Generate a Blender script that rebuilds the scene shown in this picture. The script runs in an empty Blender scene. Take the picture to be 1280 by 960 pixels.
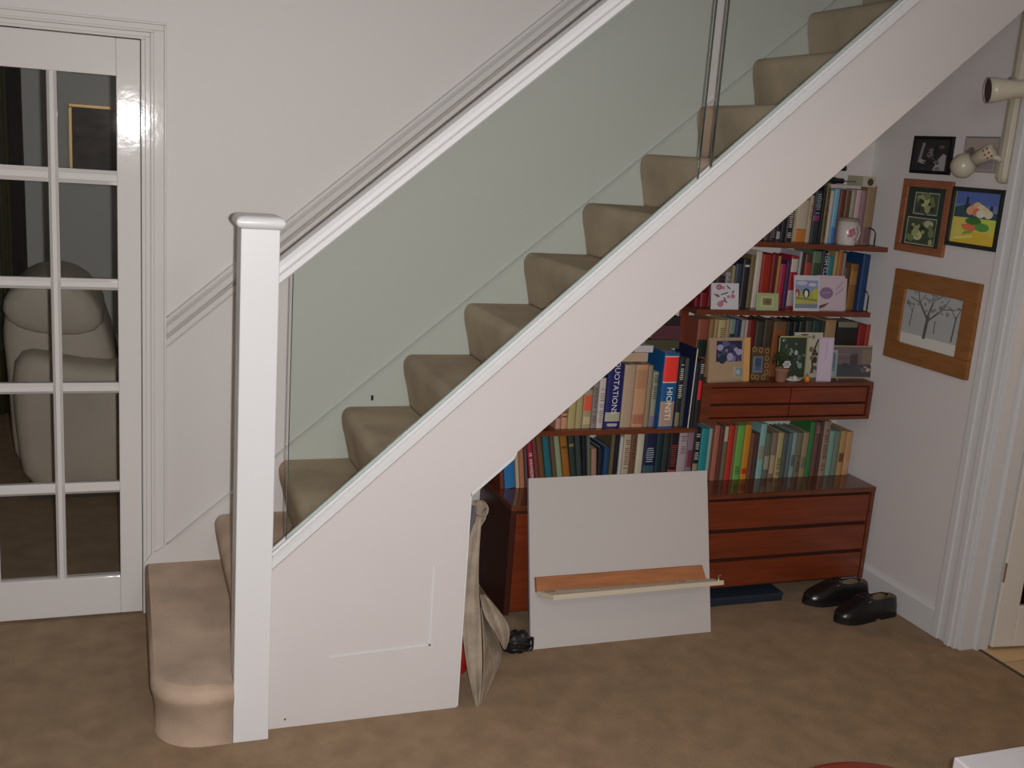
import bpy, bmesh, math, random
from mathutils import Vector, Matrix
random.seed(7)
SC = bpy.context.scene
COL = SC.collection

# ------------------------------------------------------------------ camera
FOC = 1323.86
RM = Matrix(((0.93902346, 0.00748084, -0.34377169), (-0.33638068, 0.22727778, -0.91388886), (0.07129501, 0.97380124, 0.21593558)))
CAMP = Vector((-0.28468, -2.81069, 1.71751))
cam = bpy.data.cameras.new('camera'); cam.sensor_width = 36.0; cam.sensor_fit = 'HORIZONTAL'
cam.lens = 36.0 * FOC / 1280.0; cam.clip_start = 0.05
camo = bpy.data.objects.new('camera', cam); COL.objects.link(camo)
camo.matrix_world = Matrix.Translation(CAMP) @ RM.to_4x4()
SC.camera = camo

# ------------------------------------------------------------------ world, lights, exposure
w = bpy.data.worlds.new('world'); SC.world = w; w.use_nodes = True
w.node_tree.nodes['Background'].inputs[0].default_value = (1.0, 0.97, 0.95, 1)
w.node_tree.nodes['Background'].inputs[1].default_value = 0.045
SC.view_settings.view_transform = 'Standard'; SC.view_settings.look = 'None'
SC.view_settings.gamma = 1.0; SC.view_settings.use_curve_mapping = False
SC.view_settings.exposure = -0.06

def point_light(name, loc, power, col, rad):
    l = bpy.data.lights.new(name, 'POINT'); l.energy = power; l.color = col; l.shadow_soft_size = rad
    o = bpy.data.objects.new(name, l); COL.objects.link(o); o.location = loc; return o
# the flash gun of the camera, a hand's breadth from the lens
fl = bpy.data.lights.new('camera_flash', 'SPOT'); fl.energy = 300.0; fl.color = (1.0, 0.965, 0.955); fl.shadow_soft_size = 0.012
fl.spot_size = math.radians(112); fl.spot_blend = 1.0
flo = bpy.data.objects.new('camera_flash', fl); COL.objects.link(flo)
flo.location = CAMP + Vector((0.042, 0.0, 0.0))
_aim = (Vector((0.45, 0.5, 0.95)) - flo.location).normalized()
flo.rotation_euler = _aim.to_track_quat('-Z', 'Y').to_euler()
# the lamp of the tiled room behind the right-hand door
# unseen soft light added to lift the ambient level of the sitting room
point_light('room_fill_light', (0.5, -2.5, 2.3), 24.0, (1.0, 0.93, 0.87), 0.22)
point_light('far_room_fill_light', (0.4, 2.6, 2.2), 3.0, (1.0, 0.93, 0.85), 0.15)  # added fill without a visible source, brightens the room beyond the glazed door
point_light('kitchen_lamp', (3.7, -0.62, 2.35), 30.0, (1.0, 0.62, 0.32), 0.12)

# ------------------------------------------------------------------ helpers
def U(ax, v, px, py):
    """point of the plane <axis ax> = v that the photograph shows at pixel px, py"""
    d = RM @ Vector((px - 640.0, -(py - 480.0), -FOC))
    return CAMP + d * ((v - CAMP[ax]) / d[ax])

def lin(c):
    c = c / 255.0
    return c / 12.92 if c <= 0.04045 else ((c + 0.055) / 1.055) ** 2.4
def S(r, g, b, k=1.0):
    return tuple(min(0.85, lin(v) * k) for v in (r, g, b))

_M = {}
def mat(name, col, rough=0.6, spec=0.5, metal=0.0, noise=0.0, nscale=30, bump=0.0, bscale=80, coat=0.0, emis=None, stretch=None, detail=4):
    if name in _M: return _M[name]
    m = bpy.data.materials.new(name); m.use_nodes = True
    nt = m.node_tree; b = nt.nodes['Principled BSDF']
    b.inputs['Base Color'].default_value = (*col, 1); b.inputs['Roughness'].default_value = rough
    b.inputs['Specular IOR Level'].default_value = spec; b.inputs['Metallic'].default_value = metal
    b.inputs['Coat Weight'].default_value = coat
    if emis: b.inputs['Emission Color'].default_value = (*emis[:3], 1); b.inputs['Emission Strength'].default_value = emis[3]
    if noise or bump:
        tc = nt.nodes.new('ShaderNodeTexCoord'); mp = nt.nodes.new('ShaderNodeMapping')
        nt.links.new(tc.outputs['Object'], mp.inputs['Vector'])
        if stretch: mp.inputs['Scale'].default_value = stretch
    if noise:
        n = nt.nodes.new('ShaderNodeTexNoise'); n.inputs['Scale'].default_value = nscale; n.inputs['Detail'].default_value = detail
        nt.links.new(mp.outputs[0], n.inputs['Vector'])
        r = nt.nodes.new('ShaderNodeValToRGB')
        r.color_ramp.elements[0].position = 0.3; r.color_ramp.elements[1].position = 0.72
        r.color_ramp.elements[0].color = (*[c * (1 - noise) for c in col], 1)
        r.color_ramp.elements[1].color = (*[min(1, c * (1 + noise)) for c in col], 1)
        nt.links.new(n.outputs['Fac'], r.inputs['Fac']); nt.links.new(r.outputs[0], b.inputs['Base Color'])
    if bump:
        n2 = nt.nodes.new('ShaderNodeTexNoise'); n2.inputs['Scale'].default_value = bscale; n2.inputs['Detail'].default_value = 3
        nt.links.new(mp.outputs[0], n2.inputs['Vector'])
        bp = nt.nodes.new('ShaderNodeBump'); bp.inputs['Strength'].default_value = bump; bp.inputs['Distance'].default_value = 0.01
        nt.links.new(n2.outputs['Fac'], bp.inputs['Height']); nt.links.new(bp.outputs[0], b.inputs['Normal'])
    _M[name] = m; return m

def cm(col, rough=0.55, spec=0.4):
    """plain coloured material made on demand"""
    c = tuple(round(x, 3) for x in col)
    return mat('colour_%d_%d_%d_%d' % (c[0] * 1000, c[1] * 1000, c[2] * 1000, rough * 100), c, rough, spec)

def glass(name, tint, ior=1.45, smear=0.0):
    m = bpy.data.materials.new(name); m.use_nodes = True; nt = m.node_tree
    nt.nodes.remove(nt.nodes['Principled BSDF'])
    out = nt.nodes['Material Output']
    t = nt.nodes.new('ShaderNodeBsdfTransparent'); t.inputs[0].default_value = (*tint, 1)
    g = nt.nodes.new('ShaderNodeBsdfGlossy'); g.inputs['Roughness'].default_value = 0.02
    f = nt.nodes.new('ShaderNodeFresnel'); f.inputs['IOR'].default_value = ior
    x = nt.nodes.new('ShaderNodeMixShader')
    nt.links.new(f.outputs[0], x.inputs[0]); nt.links.new(t.outputs[0], x.inputs[1]); nt.links.new(g.outputs[0], x.inputs[2])
    if smear:
        tc = nt.nodes.new('ShaderNodeTexCoord'); n = nt.nodes.new('ShaderNodeTexNoise'); n.inputs['Scale'].default_value = 3.5; n.inputs['Detail'].default_value = 1
        bp = nt.nodes.new('ShaderNodeBump'); bp.inputs['Strength'].default_value = smear; bp.inputs['Distance'].default_value = 0.01
        nt.links.new(tc.outputs['Object'], n.inputs['Vector']); nt.links.new(n.outputs['Fac'], bp.inputs['Height']); nt.links.new(bp.outputs[0], g.inputs['Normal']); nt.links.new(bp.outputs[0], f.inputs['Normal'])
    nt.links.new(x.outputs[0], out.inputs['Surface']); _M[name] = m; return m

# --- mesh collection
class MB:
    def __init__(s): s.v = []; s.f = []; s.mi = []; s.mats = []; s.cur = 0
    def m(s, material):
        if material not in s.mats: s.mats.append(material)
        s.cur = s.mats.index(material); return s
    def add(s, vs, fs):
        o = len(s.v); s.v += [tuple(x) for x in vs]; s.f += [tuple(o + i for i in f) for f in fs]; s.mi += [s.cur] * len(fs); return s
    def box(s, x0, x1, y0, y1, z0, z1):
        return s.add([(x0, y0, z0), (x1, y0, z0), (x1, y1, z0), (x0, y1, z0), (x0, y0, z1), (x1, y0, z1), (x1, y1, z1), (x0, y1, z1)],
                     [(0, 3, 2, 1), (4, 5, 6, 7), (0, 1, 5, 4), (1, 2, 6, 5), (2, 3, 7, 6), (3, 0, 4, 7)])
    def prism(s, pts, ax, a, b):
        """polygon pts (2D, in the two other axes in x,y,z order) extruded along ax from a to b"""
        def P(p, t):
            q = list(p); q.insert(ax, t); return tuple(q)
        n = len(pts)
        return s.add([P(p, a) for p in pts] + [P(p, b) for p in pts],
                     [tuple(range(n)), tuple(range(2 * n - 1, n - 1, -1))] + [(i, i + n, (i + 1) % n + n, (i + 1) % n) for i in range(n)])
    def sweep(s, prof, a, b):
        """profile [(out, up)] in world y (towards the room = minus y) and z, sheared along the line a -> b"""
        a = Vector(a); b = Vector(b); n = len(prof)
        vs = [a + Vector((0, -o, u)) for o, u in prof] + [b + Vector((0, -o, u)) for o, u in prof]
        return s.add(vs, [tuple(range(n)), tuple(range(2 * n - 1, n - 1, -1))] + [(i, i + n, (i + 1) % n + n, (i + 1) % n) for i in range(n)])
    def tube(s, pts, r, n=8, cap=True):
        pts = [Vector(p) for p in pts]; rs = r if isinstance(r, (list, tuple)) else [r] * len(pts)
        vs = []; up = Vector((0.123, 0.31, 0.94)).normalized()
        for i, p in enumerate(pts):
            d = (pts[min(i + 1, len(pts) - 1)] - pts[max(i - 1, 0)]).normalized()
            a = d.cross(up)
            if a.length < 0.05: a = d.cross(Vector((1, 0, 0)))
            a.normalize(); b2 = d.cross(a).normalized()
            for k in range(n):
                t = 2 * math.pi * k / n; vs.append(p + (a * math.cos(t) + b2 * math.sin(t)) * rs[i])
        fs = []
        for i in range(len(pts) - 1):
            for k in range(n): fs.append((i * n + k, i * n + (k + 1) % n, (i + 1) * n + (k + 1) % n, (i + 1) * n + k))
        if cap: fs += [tuple(range(n - 1, -1, -1)), tuple((len(pts) - 1) * n + k for k in range(n))]
        return s.add(vs, fs)
    def lathe(s, prof, c=(0, 0, 0), n=24):
        """prof [(r, z)]"""
        vs = [(c[0] + r * math.cos(2 * math.pi * k / n), c[1] + r * math.sin(2 * math.pi * k / n), c[2] + z) for r, z in prof for k in range(n)]
        fs = [(i * n + k, i * n + (k + 1) % n, (i + 1) * n + (k + 1) % n, (i + 1) * n + k) for i in range(len(prof) - 1) for k in range(n)]
        fs += [tuple(range(n - 1, -1, -1)), tuple((len(prof) - 1) * n + k for k in range(n))]
        return s.add(vs, fs)
    def loft(s, rings, closed=True, caps=True):
        n = len(rings[0]); vs = [p for r in rings for p in r]; fs = []
        for i in range(len(rings) - 1):
            for k in range(n if closed else n - 1): fs.append((i * n + k, i * n + (k + 1) % n, (i + 1) * n + (k + 1) % n, (i + 1) * n + k))
        if caps: fs += [tuple(range(n - 1, -1, -1)), tuple((len(rings) - 1) * n + k for k in range(n))]
        return s.add(vs, fs)
    def build(s, name, material=None, parent=None, bevel=0, smooth=False, sub=0, solid=0, fixn=True, origin=None):
        me = bpy.data.meshes.new(name)
        o0 = Vector(origin) if origin else Vector((0, 0, 0))
        me.from_pydata([Vector(v) - o0 for v in s.v], [], s.f)
        for mm in (s.mats if s.mats else [material]): me.materials.append(mm)
        if s.mats:
            for p, i in zip(me.polygons, s.mi): p.material_index = i
        if fixn:
            bm = bmesh.new(); bm.from_mesh(me); bmesh.ops.recalc_face_normals(bm, faces=bm.faces); bm.to_mesh(me); bm.free()
        if smooth:
            for p in me.polygons: p.use_smooth = True
        me.update()
        ob = bpy.data.objects.new(name, me); COL.objects.link(ob); ob.location = o0
        if parent is not None: par(ob, parent)
        if solid: md = ob.modifiers.new('solid', 'SOLIDIFY'); md.thickness = solid
        if bevel:
            md = ob.modifiers.new('bevel', 'BEVEL'); md.width = bevel; md.segments = 2; md.limit_method = 'ANGLE'; md.angle_limit = math.radians(40)
        if sub: md = ob.modifiers.new('sub', 'SUBSURF'); md.levels = sub; md.render_levels = sub
        return ob

def wm(o):
    m = o.matrix_basis
    while o.parent: o = o.parent; m = o.matrix_basis @ m
    return m
def par(ob, parent):
    """parent an object given in world coordinates, keeping it where it stands"""
    ob.parent = parent; ob.matrix_basis = wm(parent).inverted() @ ob.matrix_basis
def child(ob, parent):
    ob.parent = parent; return ob
def tag(o, label=None, cat=None, group=None, kind=None):
    if label: o['label'] = label
    if cat: o['category'] = cat
    if group: o['group'] = group
    if kind: o['kind'] = kind
    return o
def thing(name, label, cat, loc=(0, 0, 0), group=None, rot=(0, 0, 0)):
    o = bpy.data.objects.new(name, None); COL.objects.link(o); o.location = loc; o.rotation_euler = rot; o.empty_display_size = 0.05
    return tag(o, label, cat, group)
def struct(o): return tag(o, kind='structure')
def text(body, size, material, parent, M4, name='lettering', extrude=0.0003, align='CENTER', sx=1.0):
    cu = bpy.data.curves.new('t', 'FONT'); cu.body = body; cu.size = size; cu.extrude = extrude; cu.align_x = align; cu.align_y = 'CENTER'; cu.resolution_u = 2
    t = bpy.data.objects.new('t', cu); COL.objects.link(t)
    dg = bpy.context.evaluated_depsgraph_get(); me = bpy.data.meshes.new_from_object(t.evaluated_get(dg))
    bpy.data.objects.remove(t); bpy.data.curves.remove(cu)
    me.transform(Matrix.Diagonal((sx, 1, 1, 1))); me.transform(M4); me.materials.clear(); me.materials.append(material)
    o = bpy.data.objects.new(name, me); COL.objects.link(o); o.parent = parent; return o

# ------------------------------------------------------------------ materials
WALL = mat('wall_paint', (0.60, 0.575, 0.56), 0.55, 0.3, bump=0.05, bscale=60)
WALL_R = mat('wall_paint_right', (0.66, 0.64, 0.64), 0.6, 0.3, bump=0.05, bscale=60)
GLOSS = mat('white_gloss_paint', (0.62, 0.60, 0.585), 0.06, 0.5, bump=0.03, bscale=26)
SATIN = mat('white_satin_paint', (0.63, 0.635, 0.645), 0.3, 0.4)
PANELW = mat('panel_paint', (0.575, 0.545, 0.54), 0.5, 0.3, noise=0.015, nscale=3)
CARPET = mat('carpet', (0.395, 0.278, 0.178), 0.95, 0.1, noise=0.16, nscale=11, bump=0.9, bscale=420, detail=10)
STAIRC = mat('stair_carpet', (0.62, 0.47, 0.355), 0.95, 0.1, noise=0.20, nscale=5, bump=0.8, bscale=420, detail=9)
CEIL = mat('ceiling_paint', (0.75, 0.74, 0.72), 0.8, 0.2)
WOOD = mat('teak_veneer', (0.16, 0.031, 0.010), 0.33, 0.5, noise=0.22, nscale=9, stretch=(0.6, 6, 9), detail=6)
WOODD = mat('dark_teak', (0.135, 0.034, 0.014), 0.3, 0.5, noise=0.25, nscale=9, stretch=(0.6, 6, 9), detail=6)
WOODTOP = mat('polished_teak_top', (0.12, 0.034, 0.016), 0.12, 0.6, noise=0.3, nscale=8, stretch=(0.6, 6, 6), detail=6)
GAP = mat('shadow_gap_wood', (0.035, 0.012, 0.008), 0.6, 0.3)
PINE = mat('raw_timber', (0.34, 0.135, 0.055), 0.6, 0.3, noise=0.2, nscale=8, stretch=(0.8, 5, 9), detail=6)
CHROME = mat('chrome', (0.75, 0.74, 0.72), 0.2, 0.5, metal=1.0)
BLACK = mat('black_metal', (0.012, 0.012, 0.013), 0.35, 0.5)
STAIRGLASS = glass('stair_glass', (0.915, 0.945, 0.925), 1.25)
PANEGLASS = glass('door_glass', (0.95, 0.955, 0.95), 1.45, smear=0.25)
GEDGE = mat('glass_edge', (0.025, 0.035, 0.03), 0.08, 0.9)

# ================================================================== SETTING
struct(MB().box(-4.0, 2.745, -3.6, 5.2, -0.1, 0.0).build('floor', CARPET))
W0 = 0.94
back = MB()
back.box(-4.0, -1.03, W0, W0 + 0.12, 0, 3.2)
back.box(-1.03, -0.20, W0, W0 + 0.12, 1.99, 3.2)
back.box(-0.20, 2.78, W0, W0 + 0.12, 0, 3.2)
struct(back.build('wall_back', WALL))
wr = MB()
wr.box(2.66, 2.78, 0.05, W0, 0, 3.2)
wr.box(2.66, 2.78, -0.85, 0.05, 2.12, 3.2)
wr.box(2.66, 2.78, -3.6, -0.85, 0, 3.2)
struct(wr.build('wall_right', WALL_R))
# the room seen through the glazed door
struct(MB().box(-4.0, 2.0, 4.3, 4.4, 0, 3.0).build('wall_far', mat('far_wall_paint', (0.62, 0.62, 0.60), 0.7, 0.2)))
struct(MB().box(-4.0, -3.9, W0 + 0.12, 4.3, 0, 3.0).build('wall_left', _M['far_wall_paint']))
struct(MB().box(1.9, 2.0, W0 + 0.12, 4.3, 0, 3.0).build('wall_far_right', _M['far_wall_paint']))
struct(MB().box(-3.9, 1.9, W0 + 0.12, 4.3, 2.7, 2.8).build('ceiling', CEIL))
# the rest of the sitting room, behind and beside the camera
struct(MB().box(-2.7, -2.6, -3.7, W0, 0, 2.5).build('wall_side', WALL))
struct(MB().box(-2.7, 2.66, -3.8, -3.7, 0, 2.5).build('wall_front', WALL))
struct(MB().box(-2.7, 2.66, -3.7, 0.04, 2.5, 2.6).build('ceiling_sitting_room', CEIL))
# skirting on the right wall
bb = MB()
prof = [(2.66, 0), (2.643, 0), (2.643, 0.10), (2.65, 0.112), (2.66, 0.116)]
vs = [(x, 0.172, z) for x, z in prof] + [(x, W0, z) for x, z in prof]
bb.add(vs, [(0, 1, 2, 3, 4), (9, 8, 7, 6, 5)] + [(i, i + 5, (i + 1) % 5 + 5, (i + 1) % 5) for i in range(5)])
struct(bb.build('baseboard_right', SATIN))

# ---- glazed door and its frame (left)
YD = 0.925       # face of the leaf
door = struct(thing('door_1', None, None, (-0.61, YD, 0)))
ZR = [(0.15, 0.456), (0.494, 0.811), (0.847, 1.164), (1.201, 1.510), (1.556, 1.855)]
XS = [(-0.893, -0.715), (-0.686, -0.508), (-0.478, -0.302)]
XL, XR_, ZT = -0.985, -0.229, 1.972
MB().box(XL, XS[0][0], YD, YD + 0.04, 0.008, ZT).build('stile', GLOSS, door, bevel=0.003)
MB().box(XS[2][1], XR_, YD, YD + 0.04, 0.008, ZT).build('stile', GLOSS, door, bevel=0.003)
MB().box(XS[0][0], XS[2][1], YD, YD + 0.04, 0.008, ZR[0][0]).build('rail', GLOSS, door, bevel=0.003)
MB().box(XS[0][0], XS[2][1], YD, YD + 0.04, ZR[4][1], ZT).build('rail', GLOSS, door, bevel=0.003)
def bar_v(x0, x1):
    m = MB(); d = (x1 - x0) * 0.3
    m.prism([(x0, YD + 0.014), (x0 + d, YD + 0.001), (x1 - d, YD + 0.001), (x1, YD + 0.014), (x1, YD + 0.035), (x0, YD + 0.035)], 2, ZR[0][0], ZR[4][1])
    m.build('glazing_bar', GLOSS, door)
bar_v(XS[0][1], XS[1][0]); bar_v(XS[1][1], XS[2][0])
for i in range(4):
    z0, z1 = ZR[i][1], ZR[i + 1][0]; d = (z1 - z0) * 0.3
    for a, b in XS:
        MB().prism([(YD + 0.014, z0), (YD + 0.001, z0 + d), (YD + 0.001, z1 - d), (YD + 0.014, z1), (YD + 0.035, z1), (YD + 0.035, z0)], 0, a, b).build('glazing_bar', GLOSS, door)
for z0, z1 in ZR:
    for a, b in XS:
        MB().box(a, b, YD + 0.018, YD + 0.022, z0, z1).build('pane', PANEGLASS, door)
# lining and stepped architrave
tr = thing('trim_1', None, None, (-0.17, W0, 0)); struct(tr)
def arch_ring(x0, x1, z0, z1, t, name, yo, matr=GLOSS):
    """right leg and head (and left leg) of one step of the architrave; x0/x1 inner/outer of right leg"""
    for nm, args in (('jamb', (x0, x1, 0.0, z0 - .0002)), ('head', (-1.216 - x1, x1, z0, z1)), ('jamb', (-1.216 - x1, -1.216 - x0, 0.0, z0 - .0002))):
        a, b, c, d = args
        MB().box(a, b, W0 - yo, W0 - yo + t, c, d).build(nm, matr, tr, bevel=0.002)
arch_ring(-0.226, -0.214, 1.975, 1.984, 0.03, 'a', 0.018)
arch_ring(-0.214, -0.198, 1.984, 1.998, 0.02, 'b', 0.012)
arch_ring(-0.198, -0.188, 1.998, 2.006, 0.024, 'c', 0.024)
arch_ring(-0.188, -0.156, 2.006, 2.024, 0.014, 'd', 0.014)
arch_ring(-0.156, -0.148, 2.024, 2.032, 0.020, 'e', 0.020)
MB().box(-1.03, -0.985 - 0.005, YD + 0.0, W0 + 0.12, 0, 1.99).build('jamb', GLOSS, tr)
MB().box(-0.2265, -0.20, W0 + 0.002, W0 + 0.12, 0, 1.99).build('jamb', GLOSS, tr)

# ---- dado rail following the stairs
SL = 0.866
dado = thing('trim_2', None, None, (-0.148, W0, 1.0)); struct(dado)
za, xa, xb = 0.968, -0.148, 2.64
prof = [(0, 0), (0.012, 0.001), (0.018, 0.012), (0.018, 0.032), (0.006, 0.040), (0.010, 0.044), (0.034, 0.047), (0.045, 0.058), (0.047, 0.070), (0.042, 0.080), (0.026, 0.090), (0.020, 0.096), (0.016, 0.106), (0, 0.110)]
MB().sweep(prof, (xa, W0, za), (xb, W0, za + SL * (xb - xa))).build('moulding', GLOSS, dado)

# ---- door frame and door on the right
tr3 = thing('trim_3', None, None, (2.66, 0.10, 0)); struct(tr3)
def vbox(y0, y1, x0, nm='moulding', m=SATIN, x1=2.66): MB().box(x0, x1, y0, y1, 0, 2.2).build(nm, m, tr3, bevel=0.003)
vbox(0.140, 0.172, 2.640); vbox(0.100, 0.140, 2.648); vbox(0.072, 0.100, 2.636); vbox(0.050, 0.072, 2.644)
MB().box(2.66, 2.78, 0.038, 0.05, 0, 2.12).build('lining', SATIN, tr3)
MB().box(2.725, 2.78, 0.024, 0.038, 0, 2.12).build('door_stop', SATIN, tr3)
MB().box(2.66, 2.78, -0.85, 0.038, 2.108, 2.12).build('lining', SATIN, tr3)
MB().box(2.636, 2.66, -0.94, 0.050, 2.12, 2.2).build('head', SATIN, tr3, bevel=0.003)
# door leaf standing open into the tiled room
DM = mat('kitchen_door_paint', (0.66, 0.625, 0.57), 0.3, 0.4)
d2 = struct(thing('door_2', None, None, (2.785, 0.012, 0), rot=(0, 0, math.radians(-7))))
def dbox(x0, x1, z0, z1, nm, m=DM, y0=0.0, y1=0.04, bv=0.004):
    o = MB().box(x0, x1, y0, y1, z0, z1).build(nm, m, None, bevel=bv); o.parent = d2; return o
dbox(0, 0.092, 0.012, 2.08, 'stile'); dbox(0.66, 0.76, 0.012, 2.08, 'stile')
dbox(0.092, 0.66, 0.012, 0.175, 'rail'); dbox(0.092, 0.66, 1.95, 2.08, 'rail')
ks = [0.175, 0.525, 0.875, 1.225, 1.575, 1.95]
for z in ks[1:-1]: dbox(0.092, 0.66, z - 0.012, z + 0.012, 'glazing_bar', bv=0.006)
for x in (0.275, 0.467): dbox(x - 0.011, x + 0.011, 0.175, 1.95, 'glazing_bar', bv=0.006)
for i in range(5):
    for a, b in ((0.092, 0.264), (0.286, 0.456), (0.478, 0.66)):
        dbox(a, b, ks[i] + (0.012 if i else 0), ks[i + 1] - (0.012 if i < 4 else 0), 'pane', PANEGLASS, 0.018, 0.022, 0)
for z in (0.28, 1.1, 1.85):
    o = MB().tube([(-0.004, -0.004, z), (-0.004, -0.004, z + 0.075)], 0.005, 8).build('hinge', CHROME, None); o.parent = d2

# tiled floor of the next room
TILE = [mat('tile_%d' % i, c, 0.35, 0.4, noise=0.12, nscale=7) for i, c in enumerate([(0.50, 0.36, 0.20), (0.54, 0.39, 0.22), (0.46, 0.33, 0.19)])]
tf = thing('floor_tiled', None, None, (3.5, -1, 0)); struct(tf)
MB().box(2.748, 5.4, -3.6, 1.6, -0.1, -0.006).build('grout', mat('grout', (0.06, 0.045, 0.03), 0.9), tf)
tme = None
k = 0
for i in range(12):
    for j in range(16):
        x = 2.752 + i * 0.2; y = 0.72 - j * 0.2
        if tme is None:
            o = MB().box(0.003, 0.197, -0.197, -0.003, -0.005, 0.001).build('tile', TILE[0], None, bevel=0.002)
            tmes = [o.data]
            for q in (1, 2): d = o.data.copy(); d.materials[0] = TILE[q]; tmes.append(d)
            tme = o
        else:
            o = tme.copy(); o.data = tmes[random.randrange(3)]; COL.objects.link(o); o.parent = None
        o.location = (x, y, 0); o.rotation_euler = (0, 0, 0); o.matrix_basis = Matrix.Translation((x, y, 0)); par(o, tf)
struct(MB().box(2.738, 2.751, -0.85, 0.038, -0.002, 0.003).build('trim_4', mat('threshold', (0.05, 0.04, 0.03), 0.5), None))
struct(MB().box(5.2, 5.3, -3.6, 1.6, 0, 2.8).build('wall_kitchen', mat('kitchen_wall', (0.6, 0.5, 0.38), 0.7)))
struct(MB().box(2.78, 5.2, 1.5, 1.6, 0, 2.8).build('wall_kitchen_back', _M['kitchen_wall']))
# cabinet seen through the door's lowest pane
kc = thing('kitchen_cabinet', 'dark red wooden cabinet seen through the pane of the right-hand door', 'cabinet', (3.4, 0.9, 0))
RW = mat('red_wood', (0.28, 0.06, 0.025), 0.3, 0.5, noise=0.2, nscale=5, stretch=(1, 1, 8))
MB().box(2.95, 4.15, 0.70, 1.25, 0.11, 0.80).build('body', RW, kc, bevel=0.004)
MB().box(2.97, 4.13, 0.74, 1.25, 0.0, 0.11).build('plinth', BLACK, kc)
MB().box(2.93, 4.17, 0.67, 1.27, 0.80, 0.84).build('worktop', mat('pale_top', (0.5, 0.42, 0.32), 0.3), kc, bevel=0.004)
for a, b in ((2.97, 3.35), (3.36, 3.74), (3.75, 4.13)):
    dr = MB().box(a, b, 0.685, 0.70, 0.13, 0.78).build('door', RW, kc, bevel=0.003)
    MB().tube([(b - 0.04, 0.67, 0.55), (b - 0.04, 0.67, 0.68)], 0.005, 8).build('handle', CHROME, dr)

# ================================================================== STAIRCASE
stair = thing('staircase', 'white staircase with beige carpeted steps, glass balustrade and square newel post', 'staircase', (0.05, 0.05, 0))
N0 = lambda i: (0.236 + 0.2222 * (i - 3), 0.562 + 0.1957 * (i - 3))
def step_profile(i):
    x, z = N0(i); nx, nz = N0(i + 1); px, pz = N0(i - 1)
    r = 0.038
    pts = [(nx + 0.042, z)]
    pts += [(x + r * 0.8 + 0.002 - r * 0.8 * math.sin(t), z - r + r * math.cos(t)) for t in [k * math.pi / 2 / 7 for k in range(8)]]
    pts += [(x + 0.006, z - 0.075), (x + 0.016, z - 0.11), (x + 0.032, pz + 0.012), (x + 0.036, pz - 0.012)]
    pts += [(nx + 0.042, z - 0.012)]
    return pts
for i in range(2, 14):
    y0 = 0.10 if i == 2 else 0.078
    m = MB(); pr = step_profile(i); n_ = len(pr)
    m.add([(a_, y0, b_) for a_, b_ in pr] + [(a_, 0.910, b_) for a_, b_ in pr], [(k_, k_ + n_, (k_ + 1) % n_ + n_, (k_ + 1) % n_) for k_ in range(n_)])
    m.add([(a_, y0, b_) for a_, b_ in pr], [tuple(range(n_))]); m.add([(a_, 0.910, b_) for a_, b_ in pr], [tuple(range(n_ - 1, -1, -1))])
    o = m.build('step', STAIRC, stair, smooth=False)
    for p in o.data.polygons:
        if len(p.vertices) == 4: p.use_smooth = True
    md = o.modifiers.new('wn', 'WEIGHTED_NORMAL'); md.weight = 100
# bottom step with a rounded outer end
def outline(x0, y0, r, x1, y1, inset):
    x0 += inset * 0.35; y0 += inset
    pts = [(x1, y1), (x0, y1)]
    for k in range(0, 12):
        t = math.pi + (math.pi / 2) * k / 11; pts.append((x0 + r + r * math.cos(t), y0 + r + r * math.sin(t)))
    return pts + [(-0.001, y0), (-0.001, 0.101), (x1, 0.101)]
rings = []
for ins, z in ((0.034, 0.0), (0.040, 0.04), (0.034, 0.09), (0.016, 0.126), (0.004, 0.146), (0.0, 0.160), (0.004, 0.176), (0.014, 0.186), (0.034, 0.192)):
    rings.append([(x, y, z) for x, y in outline(-0.222, -0.032, 0.13, 0.06, 0.938, ins)])
bs = MB(); bs.loft(rings, caps=False); bs.add(rings[0], [tuple(range(len(rings[0])))]); bs.add(rings[-1], [tuple(range(len(rings[-1])))]); o = bs.build('step', STAIRC, stair)
for p in o.data.polygons: p.use_smooth = len(p.vertices) == 4

# outer string and the spandrel below it (one flush painted face)
def zt(x): return 0.512 - 0.01 + 0.9005 * (x - 0.095)     # top of string
def zb(x): return 0.700 + 0.8775 * (x - 0.676)            # lower edge of string
XE = 2.64
MB().prism([(0.10, 0.0), (0.686, 0.0), (0.686, zb(0.686) - 0.002), (XE, zb(XE)), (XE, zt(XE)), (0.10, zt(0.10))], 1, 0.052, 0.078).build('string_panel', PANELW, stair, bevel=0.0015)
# narrow lining strips on the cut edge of the spandrel and under the string
MB().prism([(0.690, zb(0.690) - 0.022), (0.82, zb(0.82) - 0.022), (0.835, zb(0.835)), (0.690, zb(0.690))], 1, 0.060, 0.080).build('soffit_strip', SATIN, stair, bevel=0.001)
MB().box(0.686, 0.693, 0.060, 0.080, 0.0, zb(0.686) - 0.006).build('edge_strip', SATIN, stair)
# moulding lines of the old panel showing through the paint
def line_strip(a, b, wd, nm='panel_line', h=0.003, m=SATIN):
    a = Vector(a); b = Vector(b); d = (b - a).normalized(); n = Vector((-d.y, d.x)) * wd / 2
    MB().prism([tuple(a - n), tuple(b - n), tuple(b + n), tuple(a + n)], 1, 0.052 - h, 0.053).build(nm, m, stair)
line_strip((0.585, 0.222), (0.583, 0.483), 0.006); line_strip((0.28, 0.216), (0.588, 0.225), 0.005)
line_strip((0.115, 0.22), (0.42, 0.43), 0.0015, h=0.0003, m=PANELW); line_strip((0.33, 0.26), (0.55, 0.45), 0.001, h=0.0002, m=PANELW)
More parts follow.
